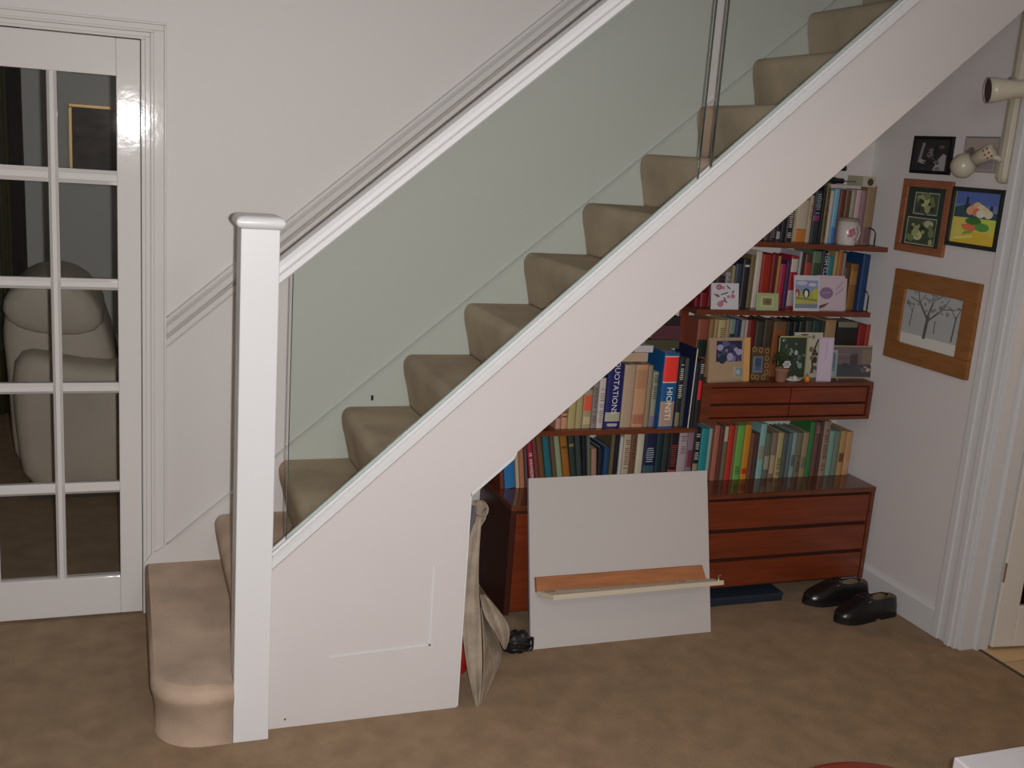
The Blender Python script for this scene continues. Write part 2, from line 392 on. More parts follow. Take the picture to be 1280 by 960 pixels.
# base rail: channel for the glass with a bead in front
dxe = 0.9005
a0 = (0.10, 0.052, zt(0.10)); b0 = (XE, 0.052, zt(XE))
MB().sweep([(-0.045, -0.002), (0.016, -0.002), (0.022, 0.006), (0.022, 0.026), (0.014, 0.034), (0.006, 0.036), (0.006, 0.046), (-0.003, 0.046), (-0.004, 0.030), (-0.018, 0.030), (-0.019, 0.046), (-0.028, 0.046), (-0.040, 0.036), (-0.045, 0.030)], a0, b0).build('base_rail', SATIN, stair)
# handrail
HS = 0.8585
hz = lambda x: 1.322 + HS * (x - 0.106)
MB().sweep([(-0.040, 0.004), (-0.022, 0.0), (-0.014, 0.0), (-0.013, 0.012), (-0.004, 0.012), (-0.003, 0.0), (0.016, 0.0), (0.022, 0.006), (0.023, 0.024), (0.029, 0.034), (0.029, 0.048), (0.020, 0.062), (0.000, 0.068), (-0.020, 0.068), (-0.040, 0.062), (-0.047, 0.048), (-0.047, 0.034), (-0.040, 0.024)],
           (0.10, 0.052, hz(0.10)), (XE, 0.052, hz(XE))).build('handrail', SATIN, stair)
# glass sheets
def sheet(x0, x1, f=0.0012):
    q = lambda x: (x, zt(x) + 0.031); t = lambda x: (x, hz(x) + 0.010)
    g = MB().prism([q(x0), q(x1), t(x1), t(x0)], 1, 0.0605, 0.0685).build('glass_panel', STAIRGLASS, stair)
    for xx in (x0 - f, x1):
        MB().prism([q(xx), (xx + f, zt(xx) + 0.031 + f * .9), (xx + f, hz(xx) + 0.010), (xx, hz(xx) + 0.010)], 1, 0.0605, 0.0685).build('glass_edge', GEDGE, g)
sheet(0.146, 1.345, 0.002); sheet(1.388, 2.62, 0.003)
# newel post with cap
NH = 1.470
MB().box(0, 0.10, 0, 0.10, 0, NH).build('newel_post', SATIN, stair, bevel=0.003)
cap = MB()
cr = []
for ins, z in ((0.0, 0.0), (-0.008, 0.004), (-0.013, 0.012), (-0.013, 0.020), (-0.008, 0.028), (0.004, 0.033)):
    a, b, r = ins, 0.10 - ins, 0.006
    cr.append([(cx + r * math.cos(t), cy + r * math.sin(t), NH + z) for cx, cy, t0 in ((b - r, b - r, 0), (a + r, b - r, 90), (a + r, a + r, 180), (b - r, a + r, 270)) for t in [math.radians(t0 + k * 30) for k in range(4)]])
cap.loft(cr); o = cap.build('newel_cap', SATIN, stair)
for p in o.data.polygons: p.use_smooth = len(p.vertices) == 4
# wall string
ws = lambda x: 0.264 + 0.8455 * (x + 0.138)
MB().prism([(-0.222, 0.186), (-0.222, ws(-0.222) + 0.0), (-0.200, ws(-0.185)), (-0.138, ws(-0.138)), (XE, ws(XE)), (XE, ws(XE) - 0.42), (0.2, 0.186)], 1, 0.915, W0 - 0.0005).build('wall_string', GLOSS, stair)
MB().sweep([(0, -0.012), (0.006, -0.010), (0.007, -0.002), (0, 0.003)], (-0.13, 0.916, ws(-0.13)), (XE, 0.916, ws(XE))).build('string_bead', GLOSS, stair)
p = U(1, 0.914, 465, 497)
MB().box(p.x - 0.004, p.x + 0.004, 0.907, 0.9155, p.z - 0.009, p.z + 0.009).build('cable_hole', BLACK, stair)
MB().box(0.152, 0.156, 0.051, 0.053, 0.025, 0.031).build('nail_hole', BLACK, stair)

# ================================================================== CABINETS AND SHELVES UNDER THE STAIRS
CX0, CX1, CXR = 1.045, 1.832, 2.641
CF = 0.60; CT = 0.462
def chest_top(t, a, b): MB().box(a, b, CF - 0.004, W0 - 0.001, CT - 0.020, CT).build('top', WOODTOP, t, bevel=0.002)
ch = thing('chest_of_drawers', 'low teak chest of three wide drawers standing against the right wall', 'chest', (2.24, 0.77, 0.045))
chest_top(ch, CX1, CXR)
MB().box(CX1, CX1 + 0.018, CF, W0 - 0.001, 0.055, CT - 0.020).build('side_panel', WOODD, ch)
MB().box(CXR - 0.018, CXR, CF, W0 - 0.001, 0.055, CT - 0.020).build('side_panel', WOODD, ch)
MB().box(CX1 + 0.018, CXR - 0.018, CF + 0.02, W0 - 0.001, 0.055, CT - 0.021).build('carcass', GAP, ch)
for z0, z1 in ((0.312, 0.428), (0.189, 0.296), (0.066, 0.173)):
    MB().box(CX1 + 0.021, CXR - 0.021, CF + 0.004, CF + 0.02, z0, z1).build('drawer', WOOD, ch, bevel=0.002)
for x in (CX1 + 0.05, CXR - 0.09):
    MB().box(x, x + 0.03, 0.86, 0.89, 0, 0.055).build('leg', WOODD, ch)
lc = thing('cupboard', 'low teak cupboard with plain doors left of the drawer chest, dark left side', 'cabinet', (1.43, 0.77, 0.03))
LF = 0.585
MB().box(CX0 - 0.02, CX1 - 0.002, LF - 0.004, W0 - 0.001, CT - 0.020, CT).build('top', WOODTOP, lc, bevel=0.002)
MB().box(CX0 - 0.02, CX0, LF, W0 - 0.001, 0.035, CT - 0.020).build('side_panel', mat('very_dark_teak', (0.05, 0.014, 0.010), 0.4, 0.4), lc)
MB().box(CX0, CX1 - 0.003, LF + 0.022, W0 - 0.001, 0.035, CT - 0.021).build('carcass', GAP, lc)
for a, b in ((CX0 + 0.004, 1.434), (1.438, CX1 - 0.006)):
    d = MB().box(a, b, LF + 0.003, LF + 0.022, 0.045, CT - 0.034).build('door', WOOD, lc, bevel=0.002)
    MB().box(b - 0.02, b - 0.012, LF - 0.008, LF + 0.003, 0.20, 0.32).build('handle', WOODD, d)
for x in (CX0 + 0.03, CX1 - 0.07):
    MB().box(x, x + 0.03, 0.86, 0.89, 0, 0.036).build('leg', WOODD, lc)

# wall-hung drawer unit
du = thing('drawer_unit', 'wall-hung teak unit of four shallow drawers carrying the framed pictures', 'drawer unit', (2.23, 0.8, 0.73))
UX0, UX1, UZ0, UZ1, UF = 1.822, 2.628, 0.728, 0.886, 0.690
MB().box(UX0, UX1, UF, W0 - 0.001, UZ1 - 0.016, UZ1).build('top', WOODD, du, bevel=0.0015)
MB().box(UX0, UX1, UF, W0 - 0.001, UZ0, UZ0 + 0.014).build('bottom', WOODD, du, bevel=0.0015)
MB().box(UX0, UX0 + 0.018, UF, W0 - 0.001, UZ0 + 0.014, UZ1 - 0.016).build('side_panel', WOODD, du)
MB().box(UX1 - 0.018, UX1, UF, W0 - 0.001, UZ0 + 0.014, UZ1 - 0.016).build('side_panel', WOODD, du)
MB().box(UX0 + 0.018, UX1 - 0.018, UF + 0.03, W0 - 0.001, UZ0 + 0.014, UZ1 - 0.016).build('carcass', GAP, du)
for a, b in ((UX0 + 0.045, 2.232), (2.238, UX1 - 0.022)):
    for z0, z1 in ((UZ0 + 0.018, UZ0 + 0.064), (UZ0 + 0.074, UZ1 - 0.022)):
        MB().box(a, b, UF + 0.008, UF + 0.03, z0, z1).build('drawer', WOOD, du, bevel=0.002)
MB().box(UX0 + 0.018, UX0 + 0.045, UF + 0.004, UF + 0.03, UZ0 + 0.014, UZ1 - 0.016).build('front_stile', WOODD, du)

def shelf(label, x0, x1, yf, zt_, th=0.020, group=None):
    t = thing('shelf', label, 'shelf', ((x0 + x1) / 2, 0.85, zt_ - th), group)
    MB().box(x0, x1, yf, W0 - 0.001, zt_ - th, zt_).build('board', WOODD, t, bevel=0.0015)
    for x in (x0 + 0.05, x1 - 0.05):
        MB().prism([(W0 - 0.001, zt_ - th), (W0 - 0.001, zt_ - th - 0.004), (W0 - 0.012, zt_ - th - 0.004), (yf + 0.06, zt_ - th - 0.002), (yf + 0.06, zt_ - th)], 0, x - 0.002, x + 0.002).build('bracket', BLACK, t)
    return t
shelf('long teak shelf left of the drawer unit, holding the large dictionaries', 1.06, 1.818, 0.700, 0.706)
shelf('middle teak shelf right, carrying books and three greetings cards', 1.775, 2.585, 0.720, 1.171)
shelf('topmost teak shelf under the stairs, with a flowered mug on it', 1.94, 2.595, 0.685, 1.441)
for j, (x, z1, lab) in enumerate(((1.843, 1.148, 'reddish brown wall upright beside the left books, below the middle shelf'),)):
    MB_ = MB().box(x - 0.02, x + 0.013, 0.918, W0 - 0.0005, 0.888, z1).build('shelf_upright', WOOD, None, bevel=0.001)
    tag(MB_, lab, 'upright')
# bent wire bookends at the right ends
def wire_end(x, y, z, h, label):
    t = thing('wire_bookend', label, 'bookend', (x, y, z), 'wire bookends')
    o = MB().tube([(0, -0.05, 0.003), (0, -0.05, h * 0.66), (0, -0.035, h * 0.84), (0, 0.02, h), (0, 0.10, h)], 0.0028, 8).build('wire', BLACK, None, smooth=True); o.parent = t
    o = MB().box(-0.002, 0.004, -0.052, 0.10, 0.0, 0.002).build('foot', BLACK, None); o.parent = t
wire_end(2.560, 0.78, 1.441, 0.075, 'bent black wire bookend on the topmost shelf')
wire_end(2.578, 0.79, 1.171, 0.095, 'bent black wire bookend beside the navy volume, middle shelf')

# ================================================================== BOOKS
PAPER = mat('book_paper', (0.36, 0.33, 0.27), 0.9, 0.1, noise=0.2, nscale=60, stretch=(14, 0.3, 0.3))
KB = 1.22
WT = cm((0.55, 0.53, 0.50)); GOLD = cm((0.42, 0.30, 0.10)); DK = cm((0.02, 0.02, 0.025))
all_labels = {}
def book(name, rgb, x0, x1, z0, z1, ys, depth, label, group, lean=0.0, deco=None, k=KB, rz=0.0):
    wd = x1 - x0; h = z1 - z0
    t = thing('book', label, 'book', (x0, ys, z0), group, rot=(0, math.radians(lean), rz))
    c = cm(S(*rgb, k)); ct = min(0.003, wd * 0.18)
    m = MB()
    # spine slightly rounded, two boards: a U seen from above
    bul = min(0.004, wd * 0.22)
    m.prism([(0, bul), (wd * 0.18, bul * 0.25), (wd * 0.5, 0), (wd * 0.82, bul * 0.25), (wd, bul), (wd, depth), (wd - ct, depth), (wd - ct, bul + 0.003), (ct, bul + 0.003), (ct, depth), (0, depth)], 2, 0, h)
    o = m.build('cover', c, None); o.parent = t
    o = MB().box(ct, wd - ct, bul + 0.003, depth - 0.004, 0.003, h - 0.004).build('pages', PAPER, None); o.parent = t
    if deco:
        for d in deco:
            kind, a, b, col = d[:4]
            mm = cm(S(*col, k))
            if kind == 'band':     # printed or pasted band across the spine between heights a..b (fractions)
                q = MB().prism([(0.0005, bul), (wd * 0.18, bul * 0.25 - 0.0005), (wd * 0.5, -0.0006), (wd * 0.82, bul * 0.25 - 0.0005), (wd - 0.0005, bul), (wd * 0.5, bul + 0.001)], 2, a * h, b * h).build('spine_band', mm, None); q.parent = t
            elif kind == 'lines':  # rows of lettering too small to read
                q = MB(); n = max(4, int((b - a) * h / 0.008)); r = random.Random(int(x0 * 9999))
                for i in range(n):
                    if r.random() < 0.15: continue
                    zc = (a + (b - a) * (i + .5) / n) * h; ww = wd * (0.22 + 0.12 * r.random())
                    q.box(wd * .5 - ww, wd * .5 + ww, -0.0012, 0.001, zc - 0.0018, zc + 0.0012)
                q = q.build('lettering', mm, None); q.parent = t; q['kind'] = 'stuff'
            elif kind == 'text':
                size = d[4]
                M4 = Matrix.Translation((wd * (d[5] if len(d) > 5 else 0.5), -0.0012, (a + b) / 2 * h)) @ Matrix.Rotation(math.pi / 2, 4, 'X') @ Matrix.Rotation(-math.pi / 2, 4, 'Z')
                text(name, size, mm, t, M4)
    return t

ORD = ['', '', 'second', 'third', 'fourth', 'fifth', 'sixth', 'seventh', 'eighth', 'ninth', 'tenth']
def row(specs, place, group, zbase, Yb, ybase_px, depth, lean0=0.0, kk=KB, zmax=9):
    """specs: (px0, px1, top px, colour words, rgb, options)"""
    n = len(specs); prev_end = None
    for i, sp in enumerate(specs):
        p0, p1, ptop, words, rgb = sp[:5]; op = sp[5] if len(sp) > 5 else {}
        yb = op.get('yb', ybase_px); Y = op.get('Y', Yb); ln = op.get('lean', lean0)
        ybp = yb(p0) if callable(yb) else yb
        x0 = U(1, Y, p0, ybp).x; x1 = U(1, Y, p1, ybp).x - 0.0012
        if prev_end is not None and not op.get('free') and x0 < prev_end: x0 = prev_end
        top = min(zmax, U(1, Y, (p0 + p1) / 2, ptop).z)
        zb_ = zbase
        h = (top - zb_) / max(0.3, math.cos(math.radians(ln)))
        if ln:
            zb_ = zbase + (0.0 if ln < 0 else 0.0)
        L, Rr = (specs[i - 1][3] if i else None), (specs[i + 1][3] if i < n - 1 else None)
        if op.get('label'): lab = op['label']
        elif L and Rr: lab = '%s book between the %s and %s ones, %s' % (words, L, Rr, place)
        elif Rr: lab = '%s book at the left end, before the %s one, %s' % (words, Rr, place)
        else: lab = '%s book at the right end, after the %s one, %s' % (words, L, place)
        if len(lab.split()) > 16: lab = '%s book right of the %s one, %s' % (words, L, place)
        book(op.get('title', ''), rgb, x0, x1, zb_, zb_ + h, Y, depth, lab, group, ln, op.get('deco'), kk)
        if not op.get('free'): prev_end = x1 + 0.0012
LN = lambda a=.15, b=.85, c=(190, 185, 175): ('lines', a, b, c)
BD = lambda a, b, c: ('band', a, b, c)
ln_ = -11
rowA = [
 (626, 631.5, 585, 'russet', (95, 45, 30), {'lean': -7}),
 (632, 644.5, 560, 'bright blue', (32, 100, 150), {'lean': -7}),
 (646, 650.5, 560, 'slim cream', (165, 150, 130), {'lean': -7}),
 (651, 657, 556, 'tan orange', (150, 100, 70), {'lean': -7}),
 (657.5, 661, 556, 'grey violet', (75, 65, 70), {'lean': -7}),
 (663.5, 670, 552, 'crimson', (130, 35, 48), {'lean': -9, 'deco': [LN(.1, .8)]}),
 (671, 676, 545, 'mauve brown', (100, 52, 50), {'lean': -10}),
 (676.5, 683, 545, 'chestnut', (100, 62, 34), {'lean': -10}),
 (684, 692, 541, 'teal', (28, 88, 98), {'lean': -10}),
 (693, 698, 541, 'dull brown', (88, 66, 52), {'lean': -10}),
 (698.5, 705, 541, 'pale green', (120, 135, 105), {'lean': -10}),
 (706, 714.5, 541, 'ochre', (130, 85, 28), {'lean': -10, 'deco': [BD(.7, .74, (90, 50, 20))]}),
 (715, 722, 542, 'bottle green', (38, 50, 44), {'lean': -9, 'deco': [BD(.75, .8, (120, 110, 60))]}),
 (722.5, 729, 542, 'green grey', (45, 56, 54), {'lean': -8}),
 (729.5, 735, 542, 'black', (20, 22, 28), {'lean': -7}),
 (735.5, 739, 545, 'slim sage', (85, 95, 85), {'lean': -6}),
 (740, 746.5, 561, 'short buff', (140, 108, 90), {'lean': -5}),
 (747, 753, 560, 'dark navy', (24, 28, 40), {'lean': -3}),
 (753.5, 760, 559, 'royal blue', (22, 58, 92), {'lean': -1}),
 (760.5, 765.5, 543, 'olive', (86, 76, 52), {}),
 (766, 771, 543, 'jet black', (18, 20, 26), {}),
 (771.5, 775.5, 546, 'thin white', (170, 168, 160), {}),
 (776, 785, 543, 'cream illustrated', (158, 146, 125), {'deco': [LN(.3, .9, (110, 70, 60)), BD(.02, .2, (70, 75, 70))]}),
 (785.5, 792.5, 542, 'cocoa brown', (98, 66, 48), {'deco': [LN(.5, .9, (60, 35, 25))]}),
 (793, 801.5, 541, 'ivory', (172, 168, 148), {}),
 (802, 817, 540, 'navy picture', (24, 28, 58), {'deco': [LN(.4, .7, (160, 170, 175)), BD(.06, .34, (48, 74, 80))]}),
 (817.5, 825.5, 540, 'deep petrol', (20, 42, 46), {}),
 (826, 833, 540, 'charcoal', (38, 42, 42), {}),
 (833.5, 844.5, 540, 'black and red', (26, 20, 22), {'deco': [BD(.0, .24, (175, 40, 48)), LN(.3, .75, (140, 60, 60))]}),
 (845, 855.5, 539, 'lilac grey striped', (150, 134, 138), {'deco': [LN(.55, .95, (90, 80, 85))]}),
 (856, 863.5, 539, 'mauve', (118, 96, 106), {'deco': [BD(.28, .62, (100, 45, 60))]}),
 (864, 871.5, 536, 'black lettered', (26, 24, 30), {'deco': [LN(.4, .95), BD(0, .33, (130, 120, 90))]}),
 (872, 881, 534, 'bright teal', (28, 118, 122), {}),
 (881.5, 885.5, 536, 'pale aqua', (120, 145, 140), {}),
]
row(rowA, 'lower row left', 'books standing on the low cupboard', CT, 0.775, lambda x: 606 - (x - 632) * 0.05, 0.15, zmax=.680)
def yB(x): return 604 - (x - 890) * 0.10
tB, sB = 531, 541
rowB = [
 (887, 893.5, 532, 'salmon', (140, 85, 70), {}), (894, 898.5, 533, 'dark maroon', (85, 45, 40), {}),
 (899, 904.5, 533, 'drab olive', (90, 85, 66), {'deco': [BD(.72, 1, (160, 150, 125))]}), (905, 911.5, 532, 'scarlet', (158, 42, 28), {}),
 (912, 915, 532, 'slim tan', (120, 85, 60), {}), (915.5, 924.5, 532, 'lime green', (86, 142, 62), {'deco': [LN(.1, .25, (40, 70, 35))]}),
 (925, 933, 531, 'mustard', (168, 112, 28), {'deco': [BD(.1, .2, (150, 50, 25))]}), (933.5, 938.5, 542, 'short brown', (96, 60, 46), {}),
 (939, 944, 542, 'dark umber', (62, 46, 40), {}), (944.5, 952, 530, 'sky blue', (110, 148, 145), {'deco': [BD(.35, .6, (120, 120, 105))]}),
 (952.5, 959.5, 542, 'moss grey', (80, 88, 74), {'deco': [BD(.2, .5, (130, 130, 110))]}), (960, 967, 541, 'taupe', (110, 92, 80), {'deco': [BD(.1, .5, (150, 130, 105))]}),
 (967.5, 974.5, 541, 'khaki', (142, 132, 92), {'deco': [LN(.05, .45, (70, 65, 40))]}), (975, 980.5, 542, 'slate green', (66, 76, 70), {}),
 (981, 985.5, 542, 'steel grey', (78, 92, 96), {}), (986, 991.5, 541, 'duck egg', (108, 130, 124), {'deco': [BD(.25, .5, (80, 84, 88))]}),
 (992, 998.5, 541, 'olive grey', (96, 92, 72), {'deco': [LN(.1, .5, (50, 50, 40))]}), (999, 1006, 541, 'sand', (128, 112, 88), {'deco': [BD(.2, .45, (90, 95, 75))]}),
 (1006.5, 1012.5, 528, 'tall leaf green', (46, 98, 52), {}), (1013, 1019, 528, 'tall plum', (88, 60, 58), {'deco': [LN(.8, .95, (150, 120, 110))]}),
 (1019.5, 1023, 528, 'tall umber', (70, 48, 40), {}), (1023.5, 1031.5, 527, 'tall fawn', (126, 108, 92), {'deco': [LN(.1, .9, (70, 50, 40))]}),
 (1032, 1038.5, 539, 'eau de nil', (104, 134, 124), {}), (1039, 1045.5, 539, 'grey green', (94, 106, 92), {}),
 (1046, 1053, 539, 'honey', (148, 118, 78), {'deco': [BD(.3, .5, (90, 60, 40))]}), (1053.5, 1061, 540, 'apricot', (160, 122, 86), {'deco': [BD(.1, .35, (165, 130, 100))]}),
]
row(rowB, 'lower row right', 'books standing on the drawer chest', CT, 0.765, yB, 0.15, zmax=.725)
rowC = [
 (694.5, 701, 523, 'dusty pink', (165, 125, 110), {}), (701.5, 709, 517, 'peach', (170, 125, 100), {'deco': [BD(.75, .85, (90, 50, 40))]}),
 (709.5, 718.5, 500, 'primrose', (150, 140, 95), {}), (719, 727, 494, 'straw', (145, 135, 95), {}),
 (727.5, 738, 487, 'stone with orange label', (140, 128, 100), {'deco': [BD(.45, .85, (190, 75, 50)), BD(.1, .3, (165, 155, 120))]}),
 (738.5, 745, 478, 'mid grey', (120, 112, 108), {'deco': [LN(.1, .9, (70, 60, 60))]}), (745.5, 753.5, 473, 'silver white', (172, 164, 162), {'deco': [LN(.1, .8, (110, 100, 100))]}),
 (754.5, 774.5, 456, 'big navy quotations', (20, 24, 84), {'title': 'QUOTATIONS', 'deco': [('text', .30, .98, (185, 185, 190), 0.032, .52), BD(.10, .245, (150, 150, 130)), LN(.02, .07, (150, 150, 160))]}),
 (775, 788.5, 456, 'large beige', (152, 134, 114), {}), (789, 804, 456, 'large buff pictured', (166, 126, 96), {'deco': [BD(.62, .92, (150, 112, 85)), BD(.05, .2, (150, 95, 75))]}),
 (804.5, 810, 457, 'greyish fawn', (130, 115, 95), {}), (811, 817.5, 465, 'narrow white lettered', (130, 130, 110), {'deco': [LN(.5, .95, (40, 45, 30)), BD(.0, .2, (110, 100, 130))]}),
 (818.5, 841, 441, 'thick blue and red', (18, 76, 124), {'title': 'HIONSTI', 'Y': .70, 'deco': [BD(.62, .945, (205, 48, 38)), BD(.945, .958, (190, 170, 170)), BD(.605, .62, (190, 170, 170)), BD(.03, .36, (150, 125, 112)), ('text', .08, .585, (200, 205, 185), 0.034, .52)]}),
 (842, 848.5, 446, 'black and white', (34, 34, 34), {'deco': [LN(.4, .9, (200, 200, 190)), BD(0, .2, (120, 110, 80))]}), (849, 854, 448, 'gunmetal', (58, 64, 64), {}),
 (856, 861, 436, 'tall thin white-spined', (26, 28, 58), {'deco': [BD(0, 1, (178, 180, 172))], 'lean': 1.0, 'Y': .70}), (862.8, 866.5, 452, 'slim black', (26, 26, 30), {'Y': .695}),
 (867, 872.5, 450, 'scarlet-labelled black', (30, 28, 34), {'Y': .692, 'deco': [BD(.42, .70, (190, 30, 48)), LN(.8, .95)]}),
]
row(rowC, 'upper shelf left', 'books on the long left shelf', 0.706, 0.73, 535, 0.17)
rowD = [
 (868, 874, 372, 'dark claret', (92, 18, 26), {}), (874.5, 884, 366, 'claret', (104, 20, 28), {}), (884.5, 891, 358, 'wine red', (96, 20, 26), {}),
 (892, 903, 345, 'charcoal brown', (46, 38, 40), {}), (903.5, 910, 340, 'grey striped', (130, 122, 122), {'deco': [LN(.3, .95, (70, 66, 70))]}), (910.5, 914.5, 332, 'slim cream', (128, 118, 90), {}),
 (915, 923, 330, 'ink blue', (40, 52, 62), {}), (923.5, 932, 324, 'near black', (30, 28, 34), {'deco': [LN(.85, .9)]}),
 (932.5, 938, 319, 'olive yellow', (96, 84, 54), {}), (938.5, 946, 314, 'chalk white', (166, 156, 146), {}),
 (946.5, 958.5, 318, 'broad vermilion', (128, 30, 20), {'deco': [BD(.08, .1, (180, 110, 60))]}), (959, 965.5, 318, 'dark cardinal', (88, 18, 16), {}),
 (966, 969.5, 320, 'thin gold', (140, 104, 56), {}), (970, 977, 330, 'magenta', (138, 28, 58), {}), (977.5, 981.5, 326, 'indigo', (46, 38, 78), {}),
 (982, 991.5, 320, 'cherry and white', (126, 26, 38), {'deco': [BD(.7, .95, (160, 158, 150)), BD(.05, .35, (150, 145, 140))]}), (992, 995, 314, 'thin white', (150, 146, 148), {}),
 (995.5, 999, 316, 'dark brown', (46, 28, 26), {}), (999.5, 1008, 318, 'brick red', (138, 52, 40), {'deco': [BD(.85, 1, (60, 50, 40))]}),
 (1008.5, 1019.5, 314, 'green white-edged', (80, 100, 78), {'deco': [BD(.4, .8, (50, 62, 44))]}),
 (1020, 1027, 313, 'navy lettered', (26, 22, 44), {'title': 'TOM CLANCY', 'deco': [('text', .35, .95, (190, 180, 170), 0.024, .6)]}), (1027.5, 1035, 320, 'petrol blue', (44, 102, 110), {}),
 (1035.5, 1040, 314, 'dull gold', (140, 122, 78), {}), (1040.5, 1046, 314, 'amber', (142, 86, 46), {}), (1046.5, 1049.5, 316, 'thin lilac grey', (120, 112, 110), {}),
 (1050, 1057, 334, 'short sepia', (80, 54, 34), {}), (1057.5, 1067, 330, 'short bronze', (112, 76, 38), {'deco': [BD(.55, .85, (130, 95, 50))]}),
 (1067.5, 1080, 318, 'broad tall navy', (24, 50, 88), {'Y': .77}),
]
row(rowD, 'middle shelf right', 'books on the middle right shelf', 1.171, 0.79, 388, 0.14, zmax=1.416)
rowE = [
 (955, 962, 290, 'plum grey', (70, 54, 58), {}), (962.5, 969, 284, 'dark speckled', (44, 34, 38), {'deco': [LN(.2, .9, (130, 120, 120))]}),
 (969.5, 975, 278, 'black with white mark', (30, 26, 32), {'deco': [BD(.1, .5, (140, 140, 140))]}), (975.5, 981, 272, 'plain black', (26, 26, 30), {}),
 (981.5, 989.5, 262, 'black white-lettered', (34, 28, 30), {'deco': [LN(.1, .95, (200, 190, 175))]}), (990, 992, 258, 'very thin cream', (150, 138, 110), {}),
 (992.5, 1006.5, 250, 'ivory with orange foot', (160, 150, 132), {'deco': [BD(0, .29, (168, 100, 42)), BD(.29, .31, (120, 70, 40))]}),
 (1007, 1012, 244, 'pinkish cream', (150, 132, 118), {'deco': [LN(.4, .8, (110, 70, 50))]}),
 (1012.5, 1022, 238, 'dark grey lettered', (36, 42, 46), {'deco': [LN(.55, .95, (140, 150, 155)), BD(.42, .52, (110, 50, 80))]}), (1022.5, 1025.5, 232, 'thin black', (24, 20, 26), {}),
 (1026, 1031, 228, 'gold-edged umber', (92, 78, 44), {'deco': [LN(.1, .9, (40, 25, 18))]}), (1031.5, 1036, 238, 'pale grey', (158, 152, 142), {}),
 (1036.5, 1043, 236, 'light blue', (96, 142, 166), {'deco': [BD(0, .3, (60, 110, 160))]}), (1043.5, 1050, 238, 'oxblood', (88, 44, 34), {}),
 (1050.5, 1057, 238, 'bark brown', (86, 62, 46), {'deco': [BD(.35, .5, (30, 26, 24))]}), (1057.5, 1063, 237, 'oatmeal', (128, 124, 106), {}),
 (1063.5, 1070, 237, 'shell pink', (162, 134, 140), {}), (1070.5, 1076, 238, 'heather', (118, 92, 98), {}),
 (1076.5, 1088, 232, 'broad sandy brown', (122, 100, 76), {'deco': [BD(.02, .3, (100, 75, 75))]}),
]
row(rowE, 'topmost shelf', 'books on the topmost shelf', 1.441, 0.775, 303, 0.14)
# the row behind the pictures
rowF = [
 (866, 880, 399, 'terracotta', (120, 62, 46), {'deco': [BD(.35, .65, (22, 36, 26))], 'label': 'terracotta spine with a dark green label behind the beige frame, upper row right'}),
 (880.5, 886, 399, 'tawny', (120, 92, 60), {}), (886.5, 891, 399, 'light tan', (140, 118, 84), {}),
 (891.5, 900.5, 400, 'buttermilk', (152, 140, 98), {'deco': [LN(.4, .95, (90, 80, 50))]}), (901, 904.5, 399, 'rose beige', (150, 120, 98), {}),
 (905, 912.5, 399, 'sea green patterned', (104, 118, 104), {'deco': [BD(.55, .75, (30, 40, 40))]}), (913, 919.5, 400, 'marine blue', (28, 46, 74), {}),
 (920, 924, 400, 'lavender grey', (140, 132, 132), {}), (924.5, 928, 400, 'pale rose', (152, 136, 124), {}), (928.5, 937.5, 400, 'deep red', (96, 18, 20), {}),
 (938, 948, 402, 'dark olive', (48, 46, 36), {}), (948.5, 959, 400, 'dark drab', (56, 46, 34), {}),
 (960, 976, 402, 'wide rust', (116, 66, 32), {'deco': [BD(.86, 1, (90, 70, 50))]}), (976.5, 984, 402, 'black cloth', (22, 20, 24), {}), (984.5, 991, 402, 'raven black', (16, 20, 26), {}),
 (991.5, 999, 402, 'forest black', (26, 32, 26), {}), (999.5, 1007.5, 401, 'pewter', (50, 56, 50), {}), (1008, 1018.5, 401, 'dark sea green', (32, 52, 50), {}),
 (1019, 1023, 402, 'thin dark green', (28, 36, 24), {}), (1024, 1037, 400, 'wide camel', (132, 108, 78), {}),
]
row(rowF, 'behind the framed pictures', 'books standing on the wall-hung drawer unit', UZ1, 0.805, 474, 0.125, zmax=1.147)
xa_ = U(1, .80, 1038, 474).x; xb_ = U(1, .80, 1064, 474).x
book('', (28, 22, 24), xa_ + .002, xb_, UZ1, 1.118, .80, .125, 'thick black album with a cream edge behind the stone-house picture', 'books standing on the wall-hung drawer unit', deco=[BD(.9, 1, (100, 100, 80))])
for i, (a, b, c, nm) in enumerate(((1065.5, 1074, (112, 22, 26), 'crimson bound book just right of the black album'), (1074.5, 1083, (126, 40, 28), 'orange red bound book at the right wall, beside a crimson one'))):
    book('', c, U(1, .80, a, 474).x, U(1, .80, b, 474).x - .001, UZ1, 1.108, .80, .125, nm, 'books standing on the wall-hung drawer unit', deco=[BD(.5, .53, (60, 10, 12))])

# things lying on the books
def lying(label, rgb, px0, px1, ybot, ytop, Y, depth, cat='book', name='book', rz=0.0, z0=None, pages=True):
    a = U(1, Y, px0, ybot); b = U(1, Y, px1, ybot); top = U(1, Y, (px0 + px1) / 2, ytop).z
    z0 = a.z if z0 is None else z0; wd = b.x - a.x; h = max(.006, top - z0)
    t = thing(name, label, cat, (a.x, Y, z0), rot=(0, 0, rz))
    c = cm(S(*rgb, KB))
    o = MB().prism([(0, 0), (depth, 0), (depth, .0025), (.004, .0025), (.004, h - .0025), (depth, h - .0025), (depth, h), (0, h)], 0, 0, wd).build('cover', c, None); o.parent = t
    o = MB().box(.003, wd - .003, .004, depth - .003, .0025, h - .0025).build('pages', PAPER, None); o.parent = t
    return z0 + h
zc = U(1, .74, 800, 455).z + .003
z = lying('beige paperback lying flat on top of the large beige dictionaries', (160, 140, 118), 776, 809, 455, 441, .74, .15, z0=.962)
z = lying('white booklet lying on the beige paperback beside the blue and red dictionary', (170, 165, 170), 793, 816, 441, 432, .745, .13, z0=z + .001)
